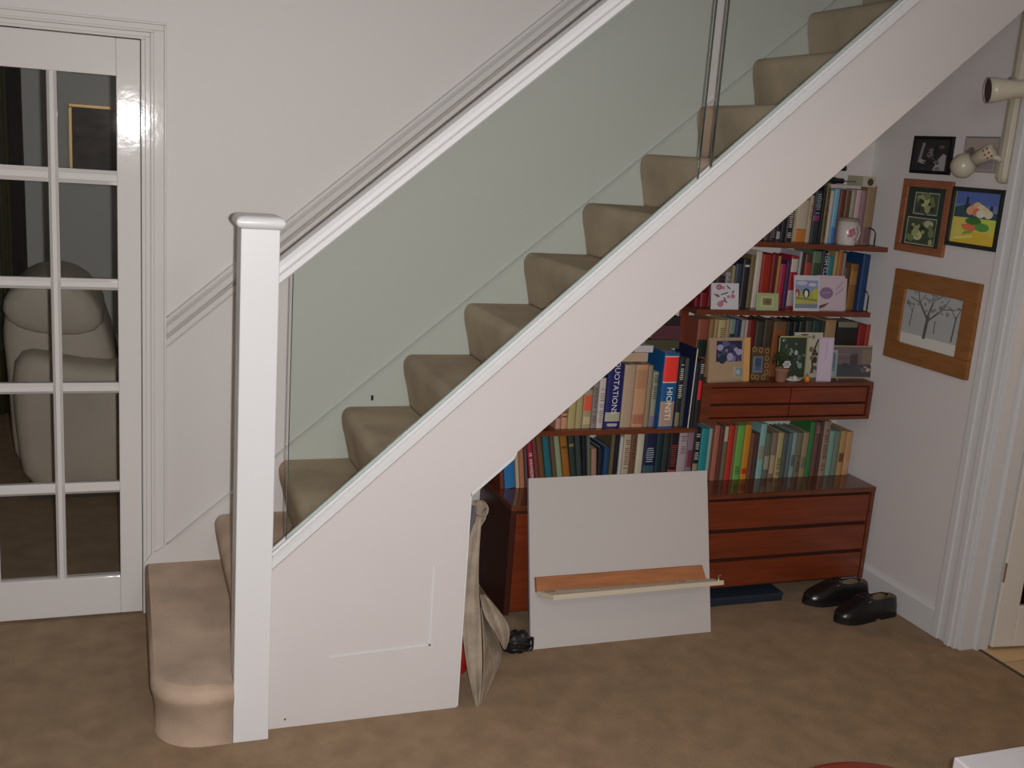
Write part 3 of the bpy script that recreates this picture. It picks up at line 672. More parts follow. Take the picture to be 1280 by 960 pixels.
z2 = lying('dark olive book lying uppermost-but-one in the pile under the string', (62, 62, 44), 806, 848, 440, 425, .77, .14, z0=1.008)
z2 = lying('plum book lying on the dark olive one, close under the sloping string', (74, 40, 50), 815, 850, 425, 407, .775, .14, z0=z2 + .001)
z2 = lying('very dark book crowning the pile under the sloping string', (30, 26, 26), 826, 850, 407, 396, .78, .13, z0=z2 + .001)

# ---- small things on the topmost shelf
ts = 1.441
c = U(1, .735, 1056, 303); cz = U(1, .735, 1056, 276).z
mug = thing('mug', 'white mug with pink flowers and a wooden lid on the topmost shelf', 'mug', (c.x, .728, ts))
r = (U(1, .735, 1069, 290).x - U(1, .735, 1043, 290).x) / 2; h = cz - ts
r = min(r, .040)
MUGW = cm((.5, .46, .44), .25); PINK = cm((.38, .10, .17), .4); LEAF = cm((.16, .2, .1), .4)
o = MB().lathe([(r * .9, 0), (r * .96, .006), (r, h * .5), (r, h), (r - .004, h), (r - .006, .01), (0.001, .01)], n=28).build('body', MUGW, None, smooth=True); o.parent = mug
o = MB().lathe([(.001, h), (r + .003, h), (r + .004, h + .008), (r * .9, h + .013), (.001, h + .014)], n=28).build('lid', cm((.24, .19, .15)), None, smooth=True); o.parent = mug
o = MB().tube([(r - .002, 0, h * .8), (r + .014, 0, h * .78), (r + .02, 0, h * .5), (r + .012, 0, h * .24), (r - .002, 0, h * .2)], .0035, 8).build('handle', MUGW, None, smooth=True); o.parent = mug
fl_ = MB()
rr = random.Random(3)
def petal(mb, th, zc, s):
    pts = []
    for kk in range(7):
        a = 2 * math.pi * kk / 7; t = th + s * math.cos(a) / r; pts.append((r * 1.012 * math.cos(t), r * 1.012 * math.sin(t), zc + s * math.sin(a)))
    mb.add(pts, [tuple(range(7))])
for th, zc, s in [(-1.9, .045, .009), (-1.65, .05, .008), (-1.8, .033, .009), (-1.5, .04, .007), (-2.05, .03, .006), (-1.2, .055, .005), (-2.2, .055, .005), (-1.35, .02, .005)]: petal(fl_, th, zc * h / .075, s)
o = fl_.build('painted_flowers', PINK, None, fixn=False); o.parent = mug
# torch, rod, white packet, square cream box with a round hole
zt_ = U(1, .76, 1050, 236).z + .006
q0 = U(1, .80, 1032, 234); q1 = U(1, .80, 1066, 236)
MBX = MB().box(q0.x, q1.x + .012, .765, .89, zt_ - .002, zt_ + .010).build('paper_stack', cm((.42, .40, .40), .8), None, bevel=.001)
tag(MBX, 'grey white papers lying across the tops of the topmost shelf books', 'papers')
z3 = zt_ + .010
tq0 = U(1, .78, 1040, 225); tq1 = U(1, .78, 1058, 225)
to = thing('torch', 'black torch with a thin rod lying above the topmost shelf books', 'torch', (tq0.x, .80, z3))
dx = tq1.x - tq0.x
o = MB().tube([(-.03, 0, .014), (dx * .45, 0, .014), (dx * .5, 0, .014), (dx * .95, 0, .014), (dx, 0, .014)], [.014, .014, .011, .011, .010], 16).build('body', BLACK, None, smooth=True); o.parent = to
o = MB().tube([(dx, 0, .014), (dx + .095, 0, .016)], .0028, 8).build('rod', cm((.12, .10, .10), .3), None); o.parent = to
bq0 = U(1, .745, 1079, 238); bq1 = U(1, .745, 1095, 238); bt = U(1, .745, 1088, 221).z
ztb = 1.671
sb = thing('cream_box', 'small cream box with a dark round hole on the sandy brown book', 'box', (bq0.x, .752, ztb))
bw = bq1.x - bq0.x; bh = bt - ztb if bt - ztb > .03 else .055
o = MB().box(0, bw, 0, .10, 0, bh).build('body', cm((.40, .37, .27), .6), None, bevel=.002); o.parent = sb
o = MB().lathe([(.001, 0), (bw * .2, 0), (bw * .24, .001)], n=16).build('hole', cm((.05, .04, .03), .7), None)
o.parent = sb; o.matrix_basis = Matrix.Translation((bw * .55, -.0012, bh * .48)) @ Matrix.Rotation(math.pi / 2, 4, 'X')
kq = U(1, .90, 1055, 210)
o = MB().loft([[(kq.x + a * s, .905 + b * s * .6 + .0, kq.z - .012 + zz) for a, b in [(math.cos(t * .785) * .016, math.sin(t * .785) * .02) for t in range(8)]] for s, zz in ((.8, 0), (1.1, .006), (1, .018), (.6, .024))]).build('black_clip', BLACK, None, smooth=True)
tag(o, 'small black clip lamp on the alcove wall above the topmost shelf', 'clip')
MB().box(kq.x - .004, kq.x + .004, .91, W0 - .0005, kq.z - .004, kq.z + .004).build('stem', BLACK, o)

# ================================================================== CARDS AND SMALL FRAMES
def card(name, label, cat, x0, x1, z0, z1, y, tilt, rz, rgb, group=None, th=.0018, k=KB):
    """a flat upright piece; local x along the width, local -y towards the room, z up"""
    t = thing(name, label, cat, (x0, y, z0), group, rot=(math.radians(-tilt), 0, math.radians(rz)))
    wd, h = (x1 - x0), (z1 - z0)
    o = MB().box(0, wd, 0, th, 0, h).build('sheet', cm(S(*rgb, k), .5), None); o.parent = t
    return t, wd, h
def art(t, wd, h, shapes, y=-.0004, name='print', k=KB):
    """printed picture: polygons / discs in fractions of width and height, each a hair proud of the last"""
    m = MB()
    for i, sh in enumerate(shapes):
        kind, rgb = sh[0], sh[-1]; m.m(cm(S(*rgb, k), .5)); yy = y - .00005 * i
        if kind == 'r': a, b, c, d = sh[1]; pts = [(a, b), (c, b), (c, d), (a, d)]
        elif kind == 'p': pts = sh[1]
        elif kind == 'c': cx, cz, rx, rz_ = sh[1]; pts = [(cx + rx * math.cos(2 * math.pi * q / 14), cz + rz_ * math.sin(2 * math.pi * q / 14)) for q in range(14)]
        elif kind == 'l':
            (ax, az), (bx, bz), wdt = sh[1]; d = Vector((bx - ax, bz - az)).normalized(); n = Vector((-d.y, d.x)) * wdt / 2
            pts = [(ax - n.x, az - n.y), (bx - n.x, bz - n.y), (bx + n.x, bz + n.y), (ax + n.x, az + n.y)]
        m.add([(p_[0] * wd, yy, p_[1] * h) for p_ in pts], [tuple(range(len(pts)))])
    o = m.build(name, None, None, fixn=False); o.parent = t; return o
def blobs(seed, n, box, size, cols):
    r = random.Random(seed); out = []
    for _ in range(n):
        s = size * (.5 + r.random()); out.append(('c', (box[0] + (box[2] - box[0]) * r.random(), box[1] + (box[3] - box[1]) * r.random(), s, s * (.6 + .6 * r.random())), r.choice(cols)))
    return out
def pq(px0, px1, pyb, pyt, Y): a = U(1, Y, px0, pyb); b = U(1, Y, px1, pyb); c = U(1, Y, (px0 + px1) / 2, pyt); return a.x, b.x, c.z
# middle shelf cards
x0, x1, zz = pq(887, 923, 390, 354, .735)
t, wd, h = card('greetings_card', 'white square card printed with pink blossom sprays, middle shelf left', 'card', x0, x1, 1.1712, zz, .728, 9, 4, (178, 176, 182), 'greetings cards on the middle shelf')
sh = []
for cx, cz, s in ((.28, .85, .11), (.42, .82, .06), (.78, .5, .08), (.62, .48, .06), (.33, .2, .11), (.4, .3, .06), (.22, .52, .06)):
    sh += [('c', (cx, cz, s, s), (150, 85, 105)), ('c', (cx - .02, cz, s * .5, s * .5), (175, 115, 130))]
for a, b in (((.35, .56), (.6, .64)), ((.55, .9), (.68, .78)), ((.1, .58), (.3, .48)), ((.45, .35), (.58, .26)), ((.75, .62), (.82, .72)), ((.45, .45), (.52, .36))): sh.append(('l', (a, b, .05), (85, 75, 82)))
art(t, wd, h, sh)
x0, x1, zz = pq(943, 970, 391, 366, .735)
t, wd, h = card('greetings_card', 'small pale green card with a cream-framed centre picture, middle shelf', 'card', x0, x1, 1.1712, zz, .727, 9, -3, (132, 150, 108), 'greetings cards on the middle shelf')
art(t, wd, h, [('r', (.2, .22, .78, .8), (165, 155, 110)), ('r', (.28, .3, .7, .72), (110, 105, 75)), ('c', (.5, .5, .14, .16), (90, 80, 50))])
x0, x1, zz = pq(989, 1022, 390, 344, .740)
t2, wd, h = card('greetings_card', 'lilac card with a round violet badge and butterfly, right of the bird card', 'card', pq(1018, 1053, 390, 344, .755)[0], pq(1018, 1053, 390, 344, .755)[1], 1.1712, zz, .750, 8, 0, (172, 156, 164), 'greetings cards on the middle shelf')
art(t2, wd, h, [('c', (.36, .5, .24, .17), (118, 95, 125)), ('l', ((.2, .5), (.52, .52), .02), (150, 130, 150)), ('p', [(.05, .12), (.2, .16), (.5, .24), (.3, .1), (.12, .05)], (85, 70, 60)), ('l', ((.7, .6), (.95, .85), .04), (150, 120, 140)), ('l', ((.7, .45), (.95, .65), .04), (150, 120, 140))])
t2, wd, h = card('greetings_card', 'taller lilac card backing the violet badge card at its right', 'card', pq(1040, 1055.5, 390, 350, .765)[0], pq(1040, 1056, 390, 350, .765)[1], 1.1712, zz - .012, .763, 7, 0, (168, 154, 158), 'greetings cards on the middle shelf')
t, wd, h = card('greetings_card', 'card with two painted birds on yellow ground, middle shelf centre', 'card', x0, x1, 1.1712, zz, .728, 9, 2, (172, 172, 180), 'greetings cards on the middle shelf')
art(t, wd, h, [('r', (.06, .08, .93, .86), (120, 128, 160)), ('r', (.06, .08, .93, .55), (150, 148, 80)), ('c', (.3, .78, .22, .06), (165, 165, 180)), ('c', (.72, .74, .16, .05), (170, 170, 185)), ('r', (.06, .08, .93, .2), (108, 116, 126)), ('l', ((.08, .36), (.92, .3), .04), (95, 115, 60)),
   ('c', (.48, .5, .14, .14), (50, 60, 50)), ('c', (.48, .48, .07, .1), (190, 190, 190)), ('c', (.14, .5, .09, .12), (130, 70, 50)), ('c', (.12, .46, .05, .07), (180, 150, 140)), ('c', (.84, .5, .12, .14), (160, 160, 60)), ('l', ((.1, .28), (.9, .24), .03), (165, 150, 80))])

# frames and ornaments on the drawer unit
uz = UZ1 + .0003
x0, x1, zz = pq(884, 938, 478, 423, .71)
t, wd, h = card('picture_frame', 'beige frame with a blue hydrangea picture above a tiny square one', 'picture frame', x0, x1, uz, zz, .703, 7, 6, (150, 128, 104), 'framed pictures on the drawer unit', th=.012)
o = MB().box(wd * .86, wd, -.004, .012, 0, h).build('side_rail', cm(S(185, 142, 88, KB), .35), None, bevel=.001); o.parent = t
sh = [('r', (.17, .46, .80, .93), (42, 40, 66))] + blobs(5, 30, (.24, .5, .74, .88), .06, [(112, 104, 140), (84, 80, 118), (140, 136, 165), (60, 58, 90), (35, 48, 58)]) + [('r', (.60, .10, .82, .33), (150, 145, 130)), ('r', (.66, .12, .82, .31), (105, 125, 125)), ('c', (.72, .22, .05, .06), (150, 158, 155)), ('r', (.05, .02, .83, .03), (110, 92, 75))]
art(t, wd, h, sh, y=-.0006)
x0, x1, zz = pq(937.5, 960, 474, 434, .735)
t, wd, h = card('picture_frame', 'brown ring-patterned frame with a small blue picture beside the beige frame', 'picture frame', x0, x1, uz, zz, .732, 7, 0, (74, 54, 38), 'framed pictures on the drawer unit', th=.010)
sh = []
for cx, cz in ((.15, .92), (.5, .9), (.85, .88), (.85, .66), (.85, .45), (.85, .25), (.7, .1), (.35, .1), (.12, .12)):
    sh += [('c', (cx, cz, .13, .085), (122, 96, 56)), ('c', (cx, cz, .06, .04), (60, 42, 30))]
sh += [('r', (.08, .24, .62, .72), (92, 104, 122)), ('r', (.2, .3, .55, .68), (52, 66, 84)), ('r', (.2, .3, .55, .42), (70, 76, 110))]
art(t, wd, h, sh, y=-.0006)
x0, x1, zz = pq(971, 1007, 475, 421, .762)
t, wd, h = card('picture_frame', 'thin cream frame with grey white blossoms behind the potted flower', 'picture frame', x0, x1, uz, zz, .768, 5, 0, (46, 56, 44), 'framed pictures on the drawer unit', th=.008)
for a, b, c_, d in ((0, wd, 0, .004), (0, wd, h - .006, h), (0, .004, 0, h), (wd - .006, wd, 0, h)):
    o = MB().box(a, b, -.004, .008, c_, d).build('rail', cm(S(150, 148, 108, KB)), None); o.parent = t
art(t, wd, h, blobs(11, 26, (.12, .3, .9, .92), .06, [(120, 130, 128), (84, 98, 88), (60, 76, 56), (150, 155, 155), (48, 60, 44)]), y=-.0006)
x0, x1, zz = pq(985, 1020, 472, 415, .80)
t, wd, h = card('picture_frame', 'white card with trailing dark vines rising behind the cream frame', 'card', x0, x1, uz, zz, .782, 3, 0, (166, 162, 146), None, th=.003)
art(t, wd, h, [('l', ((.75, .1), (.68, .5), .06), (62, 48, 40)), ('l', ((.68, .5), (.85, .85), .05), (62, 48, 40)), ('l', ((.1, .92), (.6, .9), .02), (90, 80, 70)), ('c', (.35, .95, .14, .02), (80, 76, 66))] + blobs(8, 16, (.6, .1, .95, .95), .05, [(86, 80, 60), (60, 60, 44), (110, 96, 70)]))
x0, x1, zz = pq(1016, 1033, 475, 421, .735)
t, wd, h = card('greetings_card', 'tall narrow lilac card standing among the frames on the drawer unit', 'card', x0, x1, uz, zz, .715, 5, -8, (166, 152, 168))
art(t, wd, h, [('r', (.1, .04, .9, .96), (174, 160, 176)), ('l', ((.5, .5), (.55, .9), .06), (150, 136, 160))])
x0, x1, zz = pq(1029, 1045, 472, 438, .735)
t, wd, h = card('picture_frame', 'small pale blue picture on an easel, between lilac card and stone house', 'picture frame', x0, x1, uz + .012, zz, .735, 6, 0, (122, 140, 140), None, th=.004)
art(t, wd, h, [('r', (.14, .22, .86, .9), (84, 104, 110))] + blobs(4, 9, (.25, .3, .75, .8), .08, [(66, 84, 96), (104, 122, 122)]))
es = MB().tube([(.0, -.012, -.012), (wd * .5, .004, h * .3), (wd, -.012, -.012)], .002, 6).build('easel', CHROME, None); es.parent = t
x0, x1, zz = pq(1035, 1091, 472, 432, .765)
t, wd, h = card('picture_frame', 'wide frame showing a grey violet stone house and garden, right end', 'picture frame', x0, x1, uz, zz - .002, .772, 6, -4, (96, 84, 84), 'framed pictures on the drawer unit', th=.008)
FR = cm(S(140, 128, 104, KB), .4)
for a, b, c_, d in ((0, wd, 0, .005), (0, wd, h - .005, h), (0, .005, 0, h), (wd - .008, wd, 0, h)):
    o = MB().box(a, b, -.004, .008, c_, d).build('rail', FR, None); o.parent = t
art(t, wd, h, [('r', (.03, .05, .96, .93), (96, 82, 86)), ('r', (.03, .05, .96, .42), (64, 62, 72)), ('r', (.45, .4, .62, .75), (66, 56, 54)), ('r', (.7, .45, .92, .9), (112, 98, 84))] + blobs(9, 12, (.3, .12, .6, .4), .06, [(58, 62, 66), (50, 54, 66)]) + blobs(10, 10, (.68, .2, .93, .45), .035, [(168, 150, 130), (150, 128, 112), (90, 84, 70)]) + [('l', ((.08, .75), (.5, .72), .02), (120, 106, 104)), ('l', ((.08, .62), (.5, .6), .02), (84, 72, 76))], y=-.0006)
# potted plant
c0 = U(1, .712, 974, 477)
pot = thing('potted_flower', 'terracotta pot with dark leaves and one white bloom on the drawer unit', 'plant', (c0.x + .006, .714, uz))
o = MB().lathe([(.019, 0), (.021, .004), (.027, .044), (.030, .046), (.030, .056), (.026, .056), (.024, .048), (.001, .046)], n=20).build('pot', cm(S(128, 92, 72, KB), .8), None, smooth=True); o.parent = pot
lv = MB(); rr = random.Random(21)
for i in range(95):
    th = rr.random() * 6.28; el = -.5 + rr.random() * 1.9; R_ = .020 + .030 * rr.random()
    c_ = Vector((math.cos(th) * math.cos(el) * R_ * .95, math.sin(th) * math.cos(el) * R_ * .6, .088 + math.sin(el) * R_))
    d = (c_ - Vector((0, 0, .07))).normalized(); s_ = d.cross(Vector((.2, .3, 1))).normalized() * .007; L_ = d * .014
    lv.add([c_ - L_, c_ + s_, c_ + L_ + Vector((0, 0, -.004)), c_ - s_, c_ + d.cross(s_).normalized() * .003], [(0, 1, 4), (1, 2, 4), (2, 3, 4), (3, 0, 4)])
o = lv.build('foliage', cm((.035, .055, .022), .5), None, fixn=False); o.parent = pot; o['kind'] = 'stuff'
fw = MB()
for a in range(6):
    th = a * 1.047; c_ = Vector((-.012 + .010 * math.cos(th), -.046, .080 + .009 * math.sin(th)))
    fw.add([c_ + Vector((.008 * math.cos(u), -.003 * (u == 0), .007 * math.sin(u))) for u in [q * .785 for q in range(8)]], [tuple(range(8))])
o = fw.build('bloom', cm((.55, .56, .6), .5), None, fixn=False); o.parent = pot
o = MB().tube([(0, 0, .045), (0, -.01, .075), (-.012, -.045, .080)], .0022, 6).build('stem', cm((.08, .12, .04)), None); o.parent = pot
# small ornaments in front
a = U(1, .70, 986, 474); b = U(1, .70, 1006, 474)
dish = thing('ornament_dish', 'small white oval dish with shells at the foot of the cream frame', 'dish', ((a.x + b.x) / 2, .722, uz))
rx = (b.x - a.x) / 2
o = MB().lathe([(rx * .6, 0), (rx * .9, .004), (rx, .010), (rx * .92, .010), (rx * .6, .005), (.001, .004)], n=24).build('dish', cm((.5, .5, .48), .2), None, smooth=True); o.parent = dish; o.scale = (1, .5, 1)
for i, (dx_, s_) in enumerate(((-.014, .011), (.004, .013), (.018, .009))):
    o = MB().lathe([(.001, 0), (s_ * .8, s_ * .2), (s_, s_ * .6), (s_ * .6, s_ * 1.2), (.001, s_ * 1.5)], (dx_, 0, .004), 10).build('shell', cm(((.4, .35, .28), (.5, .47, .42), (.3, .22, .16))[i]), None, smooth=True); o.parent = dish
a = U(1, .70, 1010, 474)
or_ = thing('orange_ornament', 'tiny orange ornament with a metal tip left of the lilac card', 'ornament', (a.x, .706, uz))
o = MB().lathe([(.008, 0), (.010, .004), (.010, .018), (.006, .024), (.004, .026)], n=14).build('body', cm(S(190, 110, 30, KB), .4), None, smooth=True); o.parent = or_
o = MB().lathe([(.004, .026), (.0045, .032), (.001, .036)], n=12).build('tip', CHROME, None, smooth=True); o.parent = or_

# ================================================================== PICTURES ON THE RIGHT WALL
XWF = 2.66
def wallpic(label, pts, rail_rgb, mount_rgb, rw, shapes, th=.016, k=2.6, top_rgb=None, inner=None):
    """pts: pixels of the four corners (tl, tr, br, bl); hangs on the right wall, local x runs towards the room (minus y)"""
    q = [U(0, XWF - th, *p_) for p_ in pts]
    yl = (q[0].y + q[3].y) / 2; yr = (q[1].y + q[2].y) / 2; zt2 = (q[0].z + q[1].z) / 2; zb2 = (q[2].z + q[3].z) / 2
    wd = yl - yr; h = zt2 - zb2
    t = thing('wall_picture', label, 'picture', (XWF, yl, zb2), 'pictures hung on the right wall', rot=(0, 0, -math.pi / 2))
    rm = mat('frame_wood_%d_%d' % (rail_rgb[0], rail_rgb[2]), S(*rail_rgb, k * .55), .4, .4, noise=.15, nscale=12, stretch=(1, 1, 5))
    for a, b, c_, d in ((0, wd, h - rw, h), (0, wd, 0, rw), (0, rw, rw, h - rw), (wd - rw, wd, rw, h - rw)):
        o = MB().box(a, b, -th, -.0005, c_, d).build('rail', rm, None, bevel=.002); o.parent = t
    o = MB().box(rw, wd - rw, -th * .45, -.001, rw, h - rw).build('mount', cm(S(*mount_rgb, k), .6), None); o.parent = t
    art(t, wd, h, shapes, y=-th * .45 - .0004, k=k)
    o = MB().box(rw, wd - rw, -th * .45 - .0035, -th * .45 - .0025, rw, h - rw).build('glazing', PICGLASS, None); o.parent = t
    return t
PICGLASS = glass('picture_glass', (.97, .97, .97), 1.15)
sh = [('r', (.1, .08, .9, .9), (34, 32, 34)), ('l', ((.18, .3), (.26, .82), .07), (100, 96, 96)), ('l', ((.2, .35), (.34, .3), .1), (120, 116, 116)), ('p', [(.55, .1), (.86, .1), (.86, .5), (.78, .55), (.66, .38)], (112, 110, 112)), ('c', (.45, .5, .08, .1), (88, 84, 86)), ('c', (.72, .72, .07, .05), (70, 68, 70))] + blobs(2, 18, (.3, .12, .7, .7), .045, [(80, 78, 78), (52, 50, 52), (26, 24, 26)])
wallpic('small black-framed black and white photograph, topmost left of the wall pictures', [(1141, 171), (1190, 169), (1186, 218), (1137, 217)], (16, 12, 18), (30, 28, 30), .012, sh)
sh = [('r', (.03, .03, .97, .97), (118, 110, 104)), ('l', ((.04, .97), (.97, .97), .03), (84, 80, 84)), ('l', ((.05, .55), (.3, .62), .1), (84, 78, 74)), ('c', (.22, .6, .1, .1), (76, 70, 66)), ('r', (.1, .1, .9, .35), (106, 98, 102))]
wallpic('pale unframed print partly hidden behind the spotlight', [(1205, 170), (1249, 171), (1244, 216), (1202, 215)], (124, 116, 112), (120, 112, 106), .004, sh, th=.006)
sh = [('r', (.1, .08, .9, .92), (28, 38, 34)), ('r', (.26, .53, .76, .83), (116, 120, 108)), ('r', (.28, .545, .75, .815), (50, 58, 44)), ('r', (.17, .12, .78, .49), (116, 120, 108)), ('r', (.19, .135, .77, .475), (50, 56, 44)), ('c', (.5, .7, .11, .07), (130, 132, 92)), ('c', (.42, .25, .1, .07), (140, 140, 104)), ('c', (.62, .41, .1, .05), (128, 126, 110))] + blobs(6, 16, (.3, .56, .72, .8), .04, [(80, 92, 60), (110, 112, 84), (36, 44, 34)]) + blobs(7, 22, (.22, .15, .73, .45), .045, [(80, 92, 60), (112, 116, 80), (34, 44, 30)])
wallpic('tall orange wood frame with two green plant photographs one above the other', [(1131, 221), (1192, 229), (1175, 322), (1116, 312)], (124, 78, 54), (28, 38, 34), .030, sh)
sh = [('r', (.08, .06, .92, .95), (150, 140, 70)), ('r', (.08, .55, .92, .95), (78, 92, 128)), ('r', (.08, .72, .92, .95), (62, 76, 124)), ('p', [(.08, .5), (.08, .66), (.22, .7), (.35, .74), (.5, .62), (.92, .6), (.92, .5)], (36, 58, 66)), ('l', ((.3, .6), (.31, .84), .05), (30, 44, 52)), ('l', ((.78, .55), (.79, .72), .06), (34, 50, 62)),
  ('p', [(.1, .3), (.5, .5), (.92, .5), (.92, .3)], (140, 148, 66)), ('p', [(.25, .38), (.45, .42), (.6, .36), (.5, .28), (.3, .3)], (168, 84, 58)), ('c', (.48, .45, .16, .06), (44, 84, 40)), ('c', (.66, .36, .14, .07), (66, 110, 52)), ('c', (.42, .22, .12, .07), (84, 118, 44)), ('p', [(.12, .06), (.9, .06), (.9, .22), (.55, .28), (.2, .18)], (176, 132, 44)), ('l', ((.15, .14), (.5, .2), .04), (190, 160, 90))]
for cx, cz, c_ in ((.45, .66, (214, 96, 70)), (.52, .7, (220, 130, 100)), (.6, .66, (228, 150, 120)), (.68, .62, (220, 140, 116)), (.75, .58, (216, 150, 130)), (.4, .62, (226, 120, 96)), (.52, .6, (206, 90, 70)), (.6, .58, (232, 170, 140))): sh.append(('c', (cx, cz, .085, .07), c_))
wallpic('dark-framed bright painting of a pink flower cloud over yellow fields', [(1191, 234), (1256, 236), (1243, 315), (1179, 306)], (34, 38, 34), (120, 120, 80), .016, sh)
sh = [('r', (.0, .0, 1, 1), (112, 112, 112)), ('r', (.16, .16, .84, .84), (120, 122, 122)), ('r', (.16, .16, .84, .32), (146, 146, 140))]
tr_ = [((.44, .30), (.46, .56), .035), ((.45, .52), (.34, .68), .022), ((.34, .68), (.22, .72), .012), ((.34, .68), (.30, .82), .012), ((.45, .54), (.5, .72), .02), ((.5, .72), (.6, .8), .01), ((.46, .5), (.62, .66), .018), ((.62, .66), (.76, .68), .01), ((.62, .66), (.68, .78), .008), ((.5, .72), (.46, .82), .008), ((.76, .34), (.78, .62), .016), ((.78, .58), (.7, .7), .008), ((.78, .6), (.83, .72), .008), ((.25, .4), (.27, .62), .01), ((.55, .38), (.55, .52), .01), ((.27, .56), (.2, .64), .006), ((.34, .68), (.4, .78), .008)]
for a, b, wdt in tr_: sh.append(('l', (a, b, wdt), (62, 66, 66)))
sh += blobs(12, 30, (.2, .6, .8, .8), .018, [(96, 98, 98), (84, 88, 88)])
sh = sh[1:]
wallpic('broad honey wood frame holding a grey sketch of bare winter trees', [(1119, 337), (1225, 353), (1207, 473), (1103, 447)], (118, 78, 42), (140, 142, 136), .072, sh, th=.020)

# ================================================================== SPOTLIGHT BAR
CREAM = mat('cream_enamel', (0.46, 0.43, 0.34), 0.3, 0.4)
lb = thing('spotlight_bar', 'cream enamel wall bar with two swivelling spotlights beside the right door', 'lamp', (2.66, .205, 1.72))
def rel(v): return Vector(v)
m = MB(); prof = [(-.026, 0), (-.026, -.018), (-.018, -.030), (0, -.034), (.018, -.030), (.026, -.018), (.026, 0)]
rings = []
for z, s in ((1.722, .35), (1.728, .75), (1.742, .97), (1.76, 1), (2.34, 1), (2.36, .7)): rings.append([(2.6595 + b * s, .205 + a * s, z) for a, b in prof])
m.loft(rings); m.build('bar', CREAM, lb, smooth=False, bevel=.001)
def spot(name_, joint, tail, face, r_t, r_f, dark):
    j, t_, f_ = Vector(joint), Vector(tail), Vector(face); d = (f_ - t_)
    a = MB().tube([(2.636, j.y, j.z), (2.612, j.y, j.z), tuple(t_ + d * .45)], .011, 12).build('arm', CREAM, lb, smooth=True)
    pts = [t_ - d * .03, t_, t_ + d * .1, t_ + d * .55, t_ + d * .72, t_ + d * .86, f_]
    rs = [r_t * .7, r_t * .9, r_t, r_t, (r_t + r_f) * .5, r_f * .97, r_f]
    h_ = MB().tube(pts, rs, 28, cap=True).build('head', CREAM, lb, smooth=True)
    return h_, d.normalized()
# upper head: looks towards the room, its dark mouth seen at the left
f_ = U(0, 2.42, 1236, 113); ax_ = Vector((-.90, .42, -.11)).normalized()
hd, dv = spot('a', (0, .205, 2.075), f_ - ax_ * .165, f_, .030, .042, True)
m = MB().tube([f_ - dv * .004, f_ + dv * .0025], .038, 24); m.build('lamp_glass', mat('dark_lamp', (0.07, 0.04, 0.05), 0.2, 0.5), hd)
MB().tube([f_ - dv * .002, f_ + dv * .004], [.0425, .043], 28, cap=False).build('rim', CREAM, hd, solid=.003)
# lower head: round front turned to the room, vented tail up at the bar
tl = Vector((2.606, .222, 1.838)); fc = Vector((2.575, .325, 1.775))
dd = (fc - tl).normalized()
MB().tube([(2.636, .205, 1.80), (2.615, .21, 1.81), tuple(tl + dd * .04)], .010, 12).build('arm', CREAM, lb, smooth=True)
hd = MB().tube([tl, tl + dd * .004, tl + dd * .012, tl + dd * .078], [.018, .024, .027, .027], 24).build('head', CREAM, lb, smooth=True)
m = MB(); cs = fc + dd * .0
rr_ = .045
ring = []
u_ = dd.cross(Vector((0, 0, 1))).normalized(); v_ = dd.cross(u_).normalized()
for kx in range(11):
    a = math.pi * (kx + .3) / 10.6; rad = rr_ * math.sin(a); off = -rr_ * math.cos(a)
    ring.append([cs + dd * off + (u_ * math.cos(q * math.pi / 12) + v_ * math.sin(q * math.pi / 12)) * rad for q in range(24)])
m.loft(ring); m.build('globe', CREAM, hd, smooth=True)
VENT_GLOW = mat('vent_glow_tint', (0.30, 0.10, 0.05), 0.6, 0.3)  # reddish glow inside the vents, put into their base colour
for q in range(3):
    for z_ in range(2):
        p_ = tl + dd * (.010 + .016 * z_) + (u_ * math.cos(2.2 + q * .6) + v_ * math.sin(2.2 + q * .6)) * 0.0268
        n_ = (u_ * math.cos(2.2 + q * .6) + v_ * math.sin(2.2 + q * .6))
        MB().tube([p_ - n_ * .001, p_ + n_ * .0008], .0045, 10).build('vent', VENT_GLOW, hd)

# ================================================================== WHITE PANEL LEANING ON THE CUPBOARDS
P = [U(1, .366, 664, 814), U(1, .370, 889, 790)]
yt = LF - .030; 
tl_ = U(1, yt, 661, 598); tr2 = U(1, yt, 884, 588)
wp = thing('leaning_panel', 'large white board with a timber ledge leaning upright against the cabinets', 'board', (P[0].x, .368, 0))
bl = Vector((P[0].x, .372, 0.0)); br = Vector((P[1].x, .372, 0.0)); TL = Vector((tl_.x, yt, tl_.z)); TR = Vector((tr2.x, yt, tr2.z))
nrm = (br - bl).cross(TL - bl).normalized()
if nrm.y > 0: nrm = -nrm
Tn = -nrm * .016
BRD = mat('board_melamine', (0.48, 0.455, 0.445), 0.4, 0.4)
MB().add([bl, br, TR, TL, bl + Tn, br + Tn, TR + Tn, TL + Tn], [(0, 1, 2, 3), (7, 6, 5, 4), (0, 4, 5, 1), (1, 5, 6, 2), (2, 6, 7, 3), (3, 7, 4, 0)]).build('panel', BRD, wp, bevel=.001)
def onb(px, py, off=0.0):
    d = RM @ Vector((px - 640.0, -(py - 480.0), -FOC)); o_ = bl + nrm * off
    return CAMP + d * ((o_ - CAMP).dot(nrm) / d.dot(nrm))
# brown batten fixed flat to the board
c4 = [onb(670, 722, .018), onb(878, 706.5, .018), onb(883, 724, .018), onb(671, 741, .018)]
MB().loft([c4, [p_ - nrm * .0175 for p_ in c4]]).build('batten', PINE, wp, bevel=.001)
